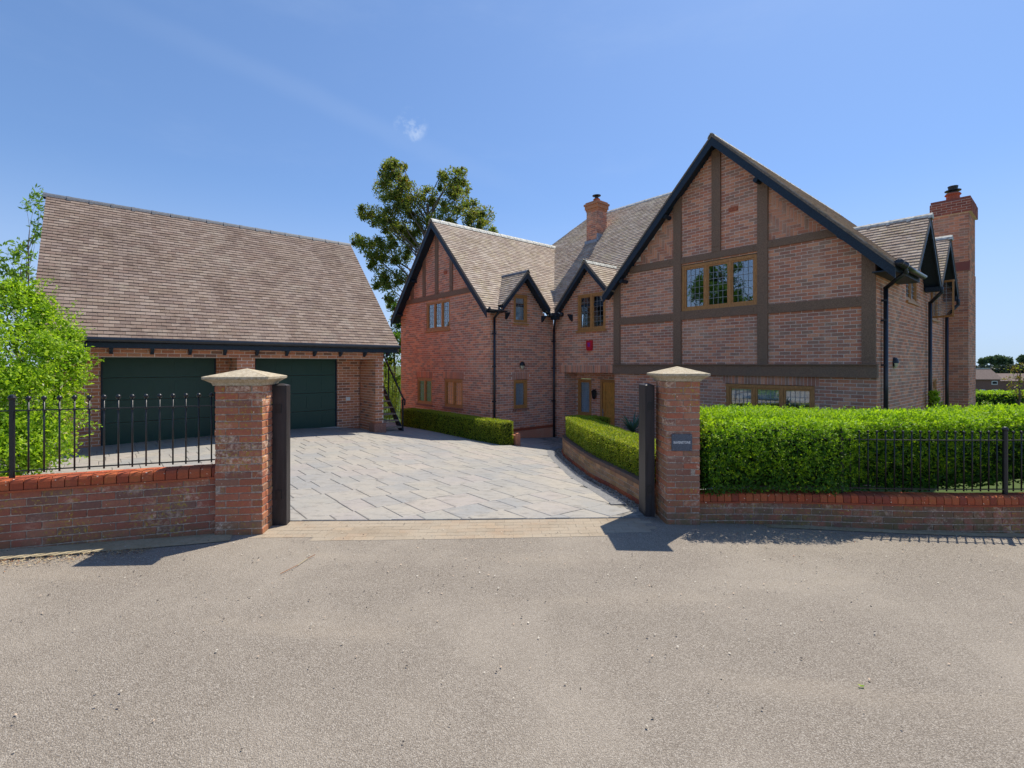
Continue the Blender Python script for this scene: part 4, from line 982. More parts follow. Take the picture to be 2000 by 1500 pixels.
# ------------------------------------------------------------------ gate pillars
def box_brick(L, D, Hh, m):
    k = ('B', round(L, 3), round(D, 3), m.name)
    if k not in BCACHE:
        c = .005; x, y, z = L/2, D/2, Hh/2
        v = []
        for zz, e in ((-z, c), (-z+c, 0), (z-c, 0), (z, c)):
            v += [(-x+e, -y+e, zz), (x-e, -y+e, zz), (x-e, y-e, zz), (-x+e, y-e, zz)]
        f = [(3,2,1,0), (12,13,14,15)]
        for k2 in range(3):
            for i in range(4): j = (i+1) % 4; f.append((k2*4+i, k2*4+j, k2*4+4+j, k2*4+4+i))
        BCACHE[k] = mesh('brick', v, f, m)
    return BCACHE[k]
def pillar(x, y, rot, W, D, z0, z1, label):     # x,y = centre
    t = thing('gate_pillar', (x, y, z0+CZ), label, 'gate pillar', 'brick pillars either side of the drive entrance')
    R = np.array([[math.cos(rot), -math.sin(rot)], [math.sin(rot), math.cos(rot)]]); ex_, ey = R[:, 0], R[:, 1]
    ax, ay = np.array([*ex_, 0]), np.array([*ey, 0]); c0 = np.array([x, y, 0])
    core = MB().box(c0+Z3*((z0+z1)/2+CZ-.03), ax*(W/2-.007), ay*(D/2-.007), Z3*((z1-z0)/2+.03)).build('shaft', M['mortar_old'], t)
    n = round((z1-z0)/.075); h = (z1-z0)/n; th_ = .1
    for i in range(-1, n):
        z = z0+i*h+h/2+CZ
        if i % 2: L = [(-W/4, -D/2+th_/2, W/2-.01, th_), (W/4, -D/2+th_/2, W/2-.01, th_), (-W/4, D/2-th_/2, W/2-.01, th_), (W/4, D/2-th_/2, W/2-.01, th_), (-W/2+th_/2, 0, th_, D-2*th_-.02), (W/2-th_/2, 0, th_, D-2*th_-.02)]
        else: L = [(-W/2+th_/2, -D/4, th_, D/2-.01), (-W/2+th_/2, D/4, th_, D/2-.01), (W/2-th_/2, -D/4, th_, D/2-.01), (W/2-th_/2, D/4, th_, D/2-.01), (0, -D/2+th_/2, W-2*th_-.02, th_), (0, D/2-th_/2, W-2*th_-.02, th_)]
        for (u, v, l, d) in L:
            rr = rs.uniform(-.002,.002); p = c0+ax*(u+rr)+ay*(v+rr); link('brick', box_brick(l, d, h-.010, M['brick_old']), core, (p[0], p[1], z), (0, 0, rot+rs.uniform(-.006,.006)))
    mb = MB(); zz = z1+CZ; W2, D2 = W/2, D/2
    prof = [(0.0, 0), (.012, .0), (.022, .025), (.065, .055), (.085, .065), (.088, .088), (.082, .092)]
    for (e, dz) in prof:
        for (i, j) in ((-1,-1),(1,-1),(1,1),(-1,1)): mb.v.append(c0+ax*i*(W2+e)+ay*j*(D2+e)+Z3*(zz+dz))
    for k in range(len(prof)-1):
        for i in range(4): j = (i+1) % 4; mb.f.append((k*4+i, k*4+j, k*4+4+j, k*4+4+i))
    b = len(mb.v); mb.v.append(c0+Z3*(zz+.175)); k = (len(prof)-1)*4
    for i in range(4): mb.f.append((k+i, k+(i+1) % 4, b))
    mb.build('capstone', M['stone'], t)
    return t, core, ax, ay, c0
rotL = math.radians(8); cL = np.array([-3.03, 4.90])+.225*np.array([math.cos(rotL), math.sin(rotL)])+.225*np.array([-math.sin(rotL), math.cos(rotL)])
pillar(cL[0], cL[1], rotL, .46, .42, -1.76, -.21, 'lichen stained brick gate pillar with stone cap beside the ball topped railings, left of the drive')
pr, core, ax, ay, c0 = pillar(2.01, 5.86, 0., .395, .43, -1.885, -.19, 'brick gate pillar with stone cap carrying the slate name plate, right of the drive')
# name plate
zc = 713-864; pz = (713-864)*5.645/940+CZ; pxx = (1331-1000)*5.645/940
npl = MB().box((pxx, 5.635, pz), (.119, 0, 0), (0, .006, 0), (0, 0, .097)).build('name_plate', M['slate'], pr)
tcv = bpy.data.curves.new('t', 'FONT'); tcv.body = 'RAVENSTONE'; tcv.align_x = 'CENTER'; tcv.align_y = 'CENTER'; tcv.size = .040; tcv.extrude = .0008; tcv.resolution_u = 2; tcv.offset = .0006
to = bpy.data.objects.new('t', tcv); COL.objects.link(to); dg = bpy.context.evaluated_depsgraph_get(); me = bpy.data.meshes.new_from_object(to.evaluated_get(dg)); bpy.data.objects.remove(to)
xs_ = [v.co.x for v in me.vertices]; sc_ = .196/(max(xs_)-min(xs_))
for v in me.vertices: x, y, z = v.co; v.co = (pxx+x*sc_, 5.6275-z, pz+y*1.05)
me.materials.clear(); me.materials.append(M['white_paint']); me.name = 'lettering'; link('lettering', me, npl)
mb = MB()
for i in (-1, 1):
    for j in (-1, 1): mb.rod((pxx+i*.104, 5.629, pz+j*.082), (pxx+i*.104, 5.624, pz+j*.082), .005, 8)
mb.build('screws', M['lead'], npl)
# gate posts
def gpost(c, W, D, rot, z0, z1, label):
    t = thing('gate_post', (c[0], c[1], z0+CZ), label, 'gate post', 'dark gate posts inside the brick pillars'); R = rot; ax = np.array([math.cos(R), math.sin(R), 0]); ay = np.array([-math.sin(R), math.cos(R), 0]); c3 = np.array([c[0], c[1], 0])
    mb = MB(); e = .012
    for (zz, k) in ((z0-.05, 0), (z1, 0), (z1+.006, e), (z1+.022, min(W, D)/2-.004)):
        for (i, j) in ((-1,-1),(1,-1),(1,1),(-1,1)): mb.v.append(c3+ax*i*(W/2-k)+ay*j*(D/2-k)+Z3*(zz+CZ))
    for k in range(3):
        for i in range(4): j = (i+1) % 4; mb.f.append((k*4+i, k*4+j, k*4+4+j, k*4+4+i))
    mb.f.append((12,13,14,15)); mb.build('post', M['post'], t)
    mb = MB(); mb.box(c3+Z3*(z1-.25+CZ)-ay*(D/2+.004), ax*.03, ay*.004, Z3*.05); mb.box(c3+Z3*(z0+.35+CZ)-ay*(D/2+.004), ax*.03, ay*.004, Z3*.05); mb.build('hinge_plate', M['black'], t)
gpost((-2.565, 5.335), .165, .13, math.radians(8), -1.77, -.225, 'dark brown gate post standing beside the left brick pillar')
gpost((1.70, 6.08), .115, .30, 0., -1.88, -.25, 'near black gate post against the pillar with the name plate')
# ------------------------------------------------------------------ front walls
def path_wall(t, path, side, ztop, ncourse, mat, coping=None, thick=.22, h=.075, cop_pitch=.09, follow=False, cop_h=.105, core_mat=None):
    """side=+1: face looks to the left of the path direction"""
    q = np.linspace(0, path.L, 160); P, D = path.at(q); N = np.stack([-D[:, 1], D[:, 0]], -1)*side
    zt = (lambda s: ztop) if not follow else ztop
    mb = MB(); n = len(q)
    for i in range(n):
        z1 = zt(q[i])-(cop_h if coping else 0); zb = z1-ncourse*h-.05
        for (o, z) in ((-.007, zb), (-.007, z1), (-thick+.007, z1), (-thick+.007, zb)): p = P[i]+N[i]*o; mb.v.append(np.array([p[0], p[1], z+CZ]))
    for i in range(n-1):
        for k in range(3): mb.f.append((i*4+k, i*4+k+1, i*4+5+k, i*4+4+k))
    mb.f += [(0,1,2,3), tuple((n-1)*4+k for k in (3,2,1,0))]
    body = mb.build('body', core_mat or M['mortar_old'], t)
    for c in range(ncourse):
        s = -(.1125 if c % 2 else 0)+.002
        while s < path.L:
            s0, s1 = max(s, 0), min(s+.215, path.L); s += .225
            if s1-s0 < .04: continue
            (p,), (d,) = path.at([(s0+s1)/2]); nr = np.array([-d[1], d[0]])*side; z = zt((s0+s1)/2)-(cop_h if coping else 0)-(c+.5)*h
            cc = p-nr*.05; sl_ = 0
            if follow: sl_ = math.atan((zt(s1)-zt(s0))/(s1-s0))
            o = link('brick', box_brick(s1-s0, .1, h-.010, mat), body, (cc[0], cc[1], z+CZ), (0, -sl_, math.atan2(d[1], d[0])))
    if coping:
        s = .0
        # tile creasing
        mb = MB()
        for i in range(n):
            z1 = zt(q[i])-cop_h
            for (o, z) in ((.022, z1-.012), (.022, z1+.006), (-thick, z1+.006), (-thick, z1-.012)): p = P[i]+N[i]*o; mb.v.append(np.array([p[0], p[1], z+CZ]))
        for i in range(n-1):
            for k in range(4): mb.f.append((i*4+k, i*4+(k+1) % 4, i*4+4+(k+1) % 4, i*4+4+k))
        mb.build('tile_creasing', M['brick_red'], t)
        key = ('cop', coping.name, cop_pitch)
        if key not in BCACHE:
            w_ = cop_pitch/2-.004; T = thick+.0; y1, y0 = .012, -T-.0; hh = cop_h-.012; v = []; r = .035
            prof = [(y0, 0), (y1, 0), (y1, hh-r), (y1-r*.3, hh-r*.3), (y1-r, hh), (y0+r, hh), (y0+r*.3, hh-r*.3), (y0, hh-r)]
            for xx in (-w_, w_):
                for (yy, zz) in prof: v.append((xx, yy, zz))
            f = [tuple(range(8))[::-1], tuple(range(8, 16))]+[(i, (i+1) % 8, 8+(i+1) % 8, 8+i) for i in range(8)]
            BCACHE[key] = mesh('coping_brick', v, f, coping)
        while s+cop_pitch <= path.L:
            (p,), (d,) = path.at([s+cop_pitch/2]); nr = np.array([-d[1], d[0]])*side; z = zt(s)-cop_h+.008
            o = link('coping_brick', BCACHE[key], t, (p[0], p[1], z+CZ)); ang = math.atan2(nr[1], nr[0])-math.pi/2; o.rotation_euler = (rs.uniform(-.008,.008), rs.uniform(-.008,.008), ang); s += cop_pitch
    return body
lw = thing('front_wall', tuple(GW(-4, 4.7)), 'low weathered brick wall with red coping under the ball topped railings at the left', 'wall', 'low brick front walls')
path_wall(lw, LW, 1, -1.045, 9, M['brick_wall_old'], M['brick_red'], cop_h=.11, cop_pitch=.10)
rw = thing('front_wall', tuple(GW(4, 5.8)), 'low curving brick wall with red coping below the yew hedge at the right', 'wall', 'low brick front walls')
path_wall(rw, RW, -1, -1.525, 6, M['brick_wall_old'], M['brick_red'], cop_h=.105, cop_pitch=.086)
# planter wall under the curved hedge
pw = thing('planter_wall', tuple(GW(1.5, 9)), 'low curved buff brick retaining wall with dark capping under the curved box hedge', 'planter wall')
def zpl(s): (p,), _ = curb.at([s]); return zg1(p[0], p[1])+.27+.09*min(1, s/5.)
path_wall(pw, curb, 1, zpl, 4, M['brick_planter'], M['blueblock'] if False else None, follow=True, thick=.2, h=.075)
t_ = 0.
kb = brick_mat('dark_capping_brick', [(.13,.09,.08), (.16,.10,.085), (.11,.085,.08)], 1., .1)
while t_+.22 < curb.L:
    (p,), (d,) = curb.at([t_+.11]); nr = np.array([-d[1], d[0]]); c = p-nr*.085; sl_ = math.atan((zpl(t_+.2)-zpl(t_))/.2)
    link('coping_brick', box_brick(.215, .2, .065, kb), pw, (c[0], c[1], zpl(t_+.11)+CZ+.033), (0, -sl_, math.atan2(d[1], d[0]))); t_ += .225
t_ = 0.
while t_+.22 < curb.L:
    (p,), (d,) = curb.at([t_+.11]); nr = np.array([-d[1], d[0]]); c = p-nr*.03; sl_ = math.atan((zpl(t_+.2)-zpl(t_))/.2)
    link('plinth_brick', box_brick(.215, .1, .07, M['brick_red']), pw, (c[0], c[1], zpl(t_+.11)-.235-.09*min(1, t_/5.)+CZ), (0, -sl_, math.atan2(d[1], d[0]))); t_ += .225
# gravel strip
P_ = []; A_ = []
for i in range(3000):
    s = rng.uniform(.1, curb.L-.6); (p,), (d,) = curb.at([s]); nr = np.array([-d[1], d[0]]); c = p+nr*rng.uniform(.02, .19); sz = rng.uniform(.006, .016)
    P_.append((c[0], c[1], zg1(c[0], c[1])+CZ+.004+sz*.4)); R = np.linalg.qr(rng.normal(size=(3, 3)))[0]; A_.append(R*np.array([sz*1.3, sz, sz*.7]))
ov = [(-1,-.6,-.6),(.9,-.8,-.5),(.8,.9,-.7),(-.7,.8,-.5),(-.8,-.7,.7),(.7,-.6,.6),(.9,.6,.7),(-.6,.9,.5)]
tag(link('gravel', scatter('gravel', ov, TFt, P_, np.array(A_), M['pebble'])), 'loose gravel strip between drive and curved planter wall', 'gravel', kind='stuff')
# small brick pier by the wing hedge
mb = MB(); local_box(mb, 6.96, 7.05, -3.34, -3.24, -2.2, -1.80); local_box(mb, 7.05, 8.6, -3.32, -3.24, -2.2, -1.86); o = mb.build('bed_edging', M['brick'])
tag(o, 'low brick bed edging behind the near end of the clipped box hedge', 'edging')
# ------------------------------------------------------------------ railings
ballm = None
def railing(path, off, side, s0, s1, zb, pitch, post_s, label, ball=True, th=.72, cx=None):
    (p0,), _ = path.at([(s0+s1)/2]); t = thing('railing', (p0[0], p0[1], zb+CZ), label, 'railing', 'black metal railings on the front walls')
    bm_ = MB().rod((0,0,.03), (0,0,th), .0075, 8)
    if ball: bm_.lathe((0,0,th+.012), [(.002,-.024),(.014,-.018),(.022,-.006),(.022,.006),(.014,.018),(.002,.024)], 12); bm_.lathe((0,0,th-.105), [(.0075,-.012),(.014,0),(.0075,.012)], 8)
    else: bm_.lathe((0,0,th-.02), [(.0075,0),(.013,.004),(.015,.022),(.008,.030)], 8)
    me = mesh('baluster', bm_.v, bm_.f, M['black']); me.polygons.foreach_set('use_smooth', [len(p_.vertices) == 4 for p_ in me.polygons])
    pm = MB().rod((0,0,-.01), (0,0,th+.01), .022 if ball else .026, 12); pm.lathe((0,0,th+.02), [(.004,-.03),(.024,-.02),(.034,0),(.024,.022),(.004,.032)] if ball else [(.026,-.01),(.034,0),(.034,.015),(.02,.035),(.004,.04)], 12); pme = mesh('post', pm.v, pm.f, M['black'])
    s = s0
    while s <= s1:
        (p,), (d,) = path.at([s]); nr = np.array([-d[1], d[0]])*side; c = p-nr*off
        isp = any(abs(s-q) < pitch*.5 for q in post_s); link('post' if isp else 'baluster', pme if isp else me, t, (c[0], c[1], zb+CZ)); s += pitch
    for z, hh in ((zb+.055, .005), (zb+th-.10, .005)):
        mb = MB(); q = np.linspace(s0-.03, s1, 50); P, D = path.at(q)
        for i in range(49):
            n0 = np.array([-D[i][1], D[i][0]])*side; n1 = np.array([-D[i+1][1], D[i+1][0]])*side; a0 = P[i]-n0*off; a1 = P[i+1]-n1*off; m_ = (a0+a1)/2; dd_ = (a1-a0)/2*1.02
            mb.box((m_[0], m_[1], z+CZ), (*dd_, 0), (-dd_[1]/np.linalg.norm(dd_)*.011, dd_[0]/np.linalg.norm(dd_)*.011, 0), (0, 0, hh))
        mb.build('rail', M['black'], t)
railing(LW, .10, 1, .22, 4.2, -1.045, .115, (.22+.115*14, .22+.115*30), 'black iron railing with ball finials on the left front wall')
railing(RW, .11, -1, .35, 7.4, -1.525, .10, (.35+.10*15, .35+.10*34, .35+.1*53), 'black flat topped railing half swallowed by the yew hedge on the right front wall', ball=False, th=.735)

# ------------------------------------------------------------------ foliage
def leaves(P, D, N, L, W):     # rhombic leaves
    P = np.asarray(P); D = D/np.linalg.norm(D, axis=1, keepdims=True); Sd = np.cross(D, N); Sd /= (np.linalg.norm(Sd, axis=1, keepdims=True)+1e-9); L = np.asarray(L)[:, None]; W = np.asarray(W)[:, None]
    V = np.stack([P, P+D*L*.45+Sd*W*.5, P+D*L, P+D*L*.45-Sd*W*.5], 1).reshape(-1, 3); return V
def leaf_obj(name, V, m, parent=None):
    F = np.arange(len(V)).reshape(-1, 4); return link(name, fast_mesh(name, V, F, m), parent)
def rv(n): v = rng.normal(size=(n, 3)); return v/np.linalg.norm(v, axis=1, keepdims=True)
from mathutils import noise as mn
def pnoise(P, sc): return np.array([mn.noise((p[0]*sc, p[1]*sc, p[2]*sc)) for p in P])
def hedge(path, w, h, zb, name, label, n, L, m, mtop=None, shoot=0., gap=None, soft=.04, woff=None, n_top=0.5, group=None, ends=True, core_in=.08, lump=0.):
    """clipped hedge: leaves on a noisy box section along the path. zb(s,p) gives the base height"""
    q = np.linspace(0, path.L, 80); P, D = path.at(q); Nn = np.stack([-D[:, 1], D[:, 0]], -1)
    c = P[40]; t = thing(name, (c[0], c[1], zb(path.L/2, c)+CZ), label, 'hedge', group)
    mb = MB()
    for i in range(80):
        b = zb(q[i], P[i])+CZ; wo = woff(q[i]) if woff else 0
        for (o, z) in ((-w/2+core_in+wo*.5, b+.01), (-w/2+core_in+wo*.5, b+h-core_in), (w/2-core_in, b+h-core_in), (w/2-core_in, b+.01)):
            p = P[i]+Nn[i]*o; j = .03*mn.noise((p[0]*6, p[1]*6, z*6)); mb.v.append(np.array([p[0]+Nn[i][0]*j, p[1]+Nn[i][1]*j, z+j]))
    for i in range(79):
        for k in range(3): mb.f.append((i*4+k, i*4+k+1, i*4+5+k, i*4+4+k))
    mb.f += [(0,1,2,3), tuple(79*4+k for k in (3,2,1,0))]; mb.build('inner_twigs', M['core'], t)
    # choose points on the section: left side, top, right side, ends
    per = 2*h+w; u = rng.uniform(0, per, n); s = rng.uniform(0, path.L, n)
    if ends:
        ne = int(n*w/path.L*.9); s[:ne//2] = 0; s[ne//2:ne] = path.L
    P, D = path.at(s); Nn = np.stack([-D[:, 1], D[:, 0]], -1); b = np.array([zb(a_, p_) for a_, p_ in zip(s, P)])+CZ
    off = np.where(u < h, -w/2, np.where(u < h+w, u-h-w/2, w/2)); z = np.where(u < h, u, np.where(u < h+w, h, u-h-w)); nx = np.where(u < h, -1., np.where(u < h+w, 0., 1.)); nz = ((u >= h) & (u < h+w))*1.
    N3 = np.c_[Nn*nx[:, None], nz]
    if ends:
        off[:ne] = rng.uniform(-w/2, w/2, ne); z[:ne] = rng.uniform(0, h, ne); N3[:ne//2] = np.c_[-D[:ne//2], np.zeros(ne//2)]; N3[ne//2:ne] = np.c_[D[ne//2:ne], np.zeros(ne-ne//2)]
    if woff is not None: off = off+np.where(u < h, np.array([woff(a_) for a_ in s]), 0)
    Q = np.c_[P+Nn*off[:, None], b+z]; nse = pnoise(Q, 3.2)*.5+pnoise(Q, 9)*.5
    depth = nse*soft*1.6+lump*pnoise(Q, .9)+rng.normal(0, soft*.35, n)-np.abs(rng.normal(0, soft*.5, n)); Q = Q+N3*depth[:, None]
    if gap is not None: k = gap(s, Q, N3); Q, N3, s = Q[k], N3[k], s[k]
    nl = len(Q); Dd = N3*.55+rv(nl)*.8+np.array([0, 0, .25]); Nl = N3*.9+rv(nl)*.7+np.array([0, 0, .35]); ll = L*rng.uniform(.65, 1.45, nl)
    topm = (N3[:, 2] > .5) | (Q[:, 2] > np.array([1e9])) 
    V = leaves(Q, Dd, Nl, ll, ll*.5); 
    if mtop is None: leaf_obj('foliage', V, m, t)
    else:
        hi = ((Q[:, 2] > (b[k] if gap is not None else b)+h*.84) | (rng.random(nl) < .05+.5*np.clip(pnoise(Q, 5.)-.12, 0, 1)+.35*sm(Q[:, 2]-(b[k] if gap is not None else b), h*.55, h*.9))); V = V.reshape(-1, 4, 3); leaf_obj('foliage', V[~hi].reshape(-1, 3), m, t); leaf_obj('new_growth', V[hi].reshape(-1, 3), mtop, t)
    if shoot:
        ns = int(path.L*shoot); s = rng.uniform(0, path.L, ns); P, D = path.at(s); Nn = np.stack([-D[:, 1], D[:, 0]], -1); side = rng.uniform(-1, 1, ns); b = np.array([zb(a_, p_) for a_, p_ in zip(s, P)])+CZ
        front = rng.random(ns) < .5
        zz = np.where(front, b+h*rng.uniform(.1, 1, ns)**.7, b+h); of = np.where(front, -w/2+(np.array([woff(a_) for a_ in s]) if woff else 0), side*w/2)
        B = np.c_[P+Nn*of[:, None], zz]; dirs = rv(ns)*.6+np.c_[-Nn*(front*.9)[:, None], np.where(front, .25, .8)]; dirs /= np.linalg.norm(dirs, axis=1, keepdims=True)
        if gap is not None: k = gap(s, B, np.c_[-Nn*front[:, None], ~front*1.]); B, dirs, ns, zz, b = B[k], dirs[k], k.sum(), zz[k], b[k]
        Vs = []
        for j in range(9):
            f = j/9; C = B+dirs*(f*.10*rng.uniform(.7, 1.3, (ns, 1)))-np.array([0, 0, .02])*f*f; sd2 = np.cross(dirs, rv(ns)); Vs.append(leaves(C, dirs*.7+sd2*(1 if j % 2 else -1)*.8, rv(ns)*.5+Z3, np.full(ns, L*.85), np.full(ns, L*.26)))
        Vs = np.concatenate(Vs); leaf_obj('shoots', Vs, mtop or m, t)
    return t
# front yew hedge
yp = Path([(2.27,6.30),(3.0,6.34),(4.0,6.36),(5.2,6.40),(6.5,6.45),(8,6.6),(9.6,6.95)])
def ywo(s): return float(-.24*(1-sm(s, 1.55, 2.2))-.02)
def ygap(s, Q, N3):
    zz = Q[:, 2]-CZ; thin = sm(s, 3.0, 4.2)*(1-sm(zz, -1.05, -.80))*(N3[:, 2] < .5); blot = np.array([mn.noise((q[0]*2.5, q[1]*2.5, q[2]*2.5)) for q in Q]); return rng.random(len(s)) > thin*np.clip(.55+blot*1.3, 0, .93)
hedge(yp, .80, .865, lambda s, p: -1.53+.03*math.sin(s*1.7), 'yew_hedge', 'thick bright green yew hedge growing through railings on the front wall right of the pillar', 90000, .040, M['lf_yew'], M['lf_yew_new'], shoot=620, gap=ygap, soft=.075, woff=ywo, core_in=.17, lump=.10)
# curved box hedge
def inner(pts, d):
    p = Path(pts); q = np.linspace(0, p.L, 40); P, D = p.at(q); N = np.stack([-D[:, 1], D[:, 0]], -1); return [tuple(x) for x in P-N*d]
cp = Path(inner([(1.74,6.35),(1.72,6.6),(1.59,7.48),(1.39,8.58),(1.29,10.02),(1.22,11.3),(1.27,12.2),(1.48,12.95),(1.85,13.5),(2.3,13.78)], .40))
hedge(cp, .62, .43, lambda s, p: zg1(p[0], p[1])+.31+.18*min(1, s/5.), 'box_hedge', 'curved clipped box hedge on the low planter wall in front of the porch', 80000, .024, M['lf_box'], soft=.018, group='clipped box hedges', core_in=.05)
lp_ = [tuple(C0+a*V2+(-3.58)*U2) for a in (7.10, 9, 11, 12.6)]
hedge(Path(lp_), .42, .63, lambda s, p: zg1(p[0], p[1])-.01, 'box_hedge', 'straight clipped box hedge below the lower windows of the left gable', 50000, .027, M['lf_box'], soft=.018, group='clipped box hedges', core_in=.05)
# distant garden hedge on the right
hedge(Path([(22.5,25.5),(24,25.4),(27,25.2),(31,25)]), 1.2, 1.5, lambda s, p: -2.93, 'garden_hedge', 'dark clipped garden hedge beyond the tall chimney at the far right', 16000, .09, M['lf_yew'], M['lf_yew_new'], soft=.08)

def blob_leaves(blobs, n_per, L, asp=.42, droop=0., flat=1.):
    Ps = []; 
    for (c, r) in blobs:
        n = int(n_per*r**1.7); d = rv(n); rad = r*rng.uniform(.25, 1, n)**.55; p = d*rad[:, None]; p[:, 2] *= flat
        sub = rv(max(3, int(7*r)))*r*.7; k = rng.integers(0, len(sub), n); p = np.where((rng.random(n) < .6)[:, None], sub[k]+rv(n)*r*.32*rng.uniform(0, 1, n)[:, None], p); Ps.append(p+np.array(c))
    P = np.concatenate(Ps); n = len(P); D = rv(n)+np.array([0, 0, .2-droop]); N = rv(n)+np.array([0, 0, .6]); l = L*rng.uniform(.6, 1.4, n); return P, leaves(P, D, N, l, l*asp)
def limb(mb, p, q, r0, r1, sag=.1, n=5):
    p, q = np.array(p, float), np.array(q, float); prev = p; L = np.linalg.norm(q-p); o = rv(1)[0]*L*sag
    for i in range(1, n+1):
        t = i/n; c = p+(q-p)*t+o*math.sin(math.pi*t); mb.rod(prev, c, r0+(r1-r0)*(i-1)/n, 7, r0+(r1-r0)*t, False); prev = c
def at(x, y, Y): return np.array([(x-1000)/940*Y, Y, (713-y)/940*Y+CZ])
def tree(name, label, base, top, blobs, n_per, L, m, m2=None, f2=.12, r0=.25, group=None, droop=0., asp=.42, cat='tree'):
    t = thing(name, tuple(base), label, cat, group); mb = MB(); top = np.array(top, float); base = np.array(base, float); limb(mb, base-np.array([0,0,.2]), top, r0, r0*.3, .02, 8)
    for (c, r) in blobs:
        c = np.array(c); f = np.clip((c[2]-base[2])/(top[2]-base[2])-.22, .12, .95); s = base+(top-base)*f; limb(mb, s, c, r0*.32*(1-f*.5), r0*.06, .07, 4)
        for k in range(3): limb(mb, c, c+rv(1)[0]*r*.8, r0*.06, r0*.02, .1, 2)
    mb.build('trunk', M['bark'], t, True); P, V = blob_leaves(blobs, n_per, L, asp, droop)
    V = V.reshape(-1, 4, 3)
    if m2: k = rng.random(len(V)) < f2*(1+2*(pnoise(P, .9) > .1)); leaf_obj('crown', V[~k].reshape(-1, 3), m, t); leaf_obj('rusty_leaves', V[k].reshape(-1, 3), m2, t)
    else: leaf_obj('crown', V.reshape(-1, 3), m, t)
    return t
# big evergreen behind the wing
bl = []
for (x, y, r) in ((300,120,80),(250,250,85),(330,230,110),(420,290,100),(460,370,95),(340,370,105),(560,300,80),(630,385,80),(120,410,65),(200,440,80),(270,470,90),(340,545,90),(430,530,95),(470,600,60),(60,610,50),(120,640,70),(200,670,95),(290,690,100),(380,720,75),(200,770,75),(300,880,90),(230,900,70),(380,860,55),(300,1010,50),(300,1060,45),(730,170,80),(680,220,70),(790,240,75),(760,330,95),(850,390,90),(870,470,85),(960,430,70),(955,520,65),(700,440,75),(1010,540,30),(300,70,40),(385,100,35),(800,130,35),(240,150,40),(650,150,35),(520,480,70),(600,470,60),(420,620,60),(340,1150,45)):
    Y = 27+rng.uniform(-1.2, 1.2); bl.append((at(680+x/3.571, 300+y/3.571, Y), r/3.571/940*27))
tree('evergreen_tree', 'tall loose evergreen with rusty tinged foliage rising behind the left gable', (-4.6, 27, -2.4+CZ), at(835, 400, 27), bl, 3300, .125, M['lf_tree'], M['lf_rust'], .05, .26, 'trees behind the buildings', asp=.5)
# tree and shrubs between garage and wing
bl = [(at(x, y, 21+rng.uniform(-.6,.6)), r/940*21) for (x, y, r) in ((765,660,22),(780,625,20),(752,700,20),(775,700,22),(760,740,20),(780,600,14),(750,650,14),(782,660,18),(748,760,16),(765,775,16),(785,745,16))]
tree('laurel_shrub', 'dark leafy shrub filling the gap between garage and house', (-5.1, 21, -2.2+CZ), at(768, 650, 21), bl, 2600, .13, M['lf_mid'], None, r0=.08, cat='shrub')
# bamboo clump
t = thing('bamboo_clump', (-4.95, 19.9, -2.15+CZ), 'yellow green bamboo clump behind the outside staircase', 'bamboo'); mb = MB(); Ps = []; Ds = []
for k in range(46):
    b = np.array([-4.95+rng.normal(0, .25), 19.9+rng.normal(0, .28), -2.2+CZ]); tip = b+np.array([rng.normal(0, .3), rng.normal(0, .3), rng.uniform(1.4, 2.5)]); mb.rod(b, tip, .012, 5, .004)
    for j in range(42): f = rng.uniform(.2, 1.02); Ps.append(b+(tip-b)*f+rv(1)[0]*.04); Ds.append(rv(1)[0]*.7+np.array([0, 0, -.15]))
mb.build('canes', M['lf_bamboo'], t); n = len(Ps); leaf_obj('foliage', leaves(np.array(Ps), np.array(Ds), rv(n), rng.uniform(.10, .2, n), rng.uniform(.012, .024, n)), M['lf_bamboo'], t)
# bright bush in front of garage
bl = []
for (x, y, r, Y) in ((30,620,60,7.6),(90,650,58,7.9),(40,700,80,7.2),(110,720,58,7.6),(20,780,90,7.0),(90,800,70,7.3),(140,690,28,7.9),(140,740,28,7.7),(125,790,30,7.6),(60,860,75,6.9),(95,870,45,7.0),(0,860,70,6.7),(15,900,60,6.5),(-60,700,90,7.4),(-60,830,90,6.9),(-90,620,70,7.6),(40,580,34,7.9),(75,600,32,8.0),(110,655,36,8.0),(5,575,38,7.8)):
    bl.append((at(x, y, Y), r/940*Y))
tree('privet_bush', 'large bright yellow green privet bush in front of the garage behind the railings', tuple(GW(-7.7, 8.0)), at(20, 640, 7.8), bl, 11500, .055, M['lf_bush'], M['flower'], .012, .07, asp=.5, cat='bush')
# shoots sticking out of the bush
Ps = []; Ds = []; mb = MB()
for k in range(130):
    c, r = bl[rng.integers(0, len(bl))]; d = rv(1)[0]*.8+np.array([.5, -.2, .35]); d /= np.linalg.norm(d); b = c+d*r*.75; tip = b+d*rng.uniform(.15, .4)
    mb.rod(b, tip, .003, 4, .001)
    for j in range(16): f = j/16; Ps.append(b+(tip-b)*f); Ds.append(d*.6+rv(1)[0])
bush = bpy.data.objects['privet_bush']; tag(mb.build('twigs', M['lf_bush'], bush), kind='stuff'); n = len(Ps); leaf_obj('shoot_leaves', leaves(np.array(Ps), np.array(Ds), rv(n)+Z3, rng.uniform(.04, .07, n), rng.uniform(.018, .03, n)), M['lf_bush'], bush)
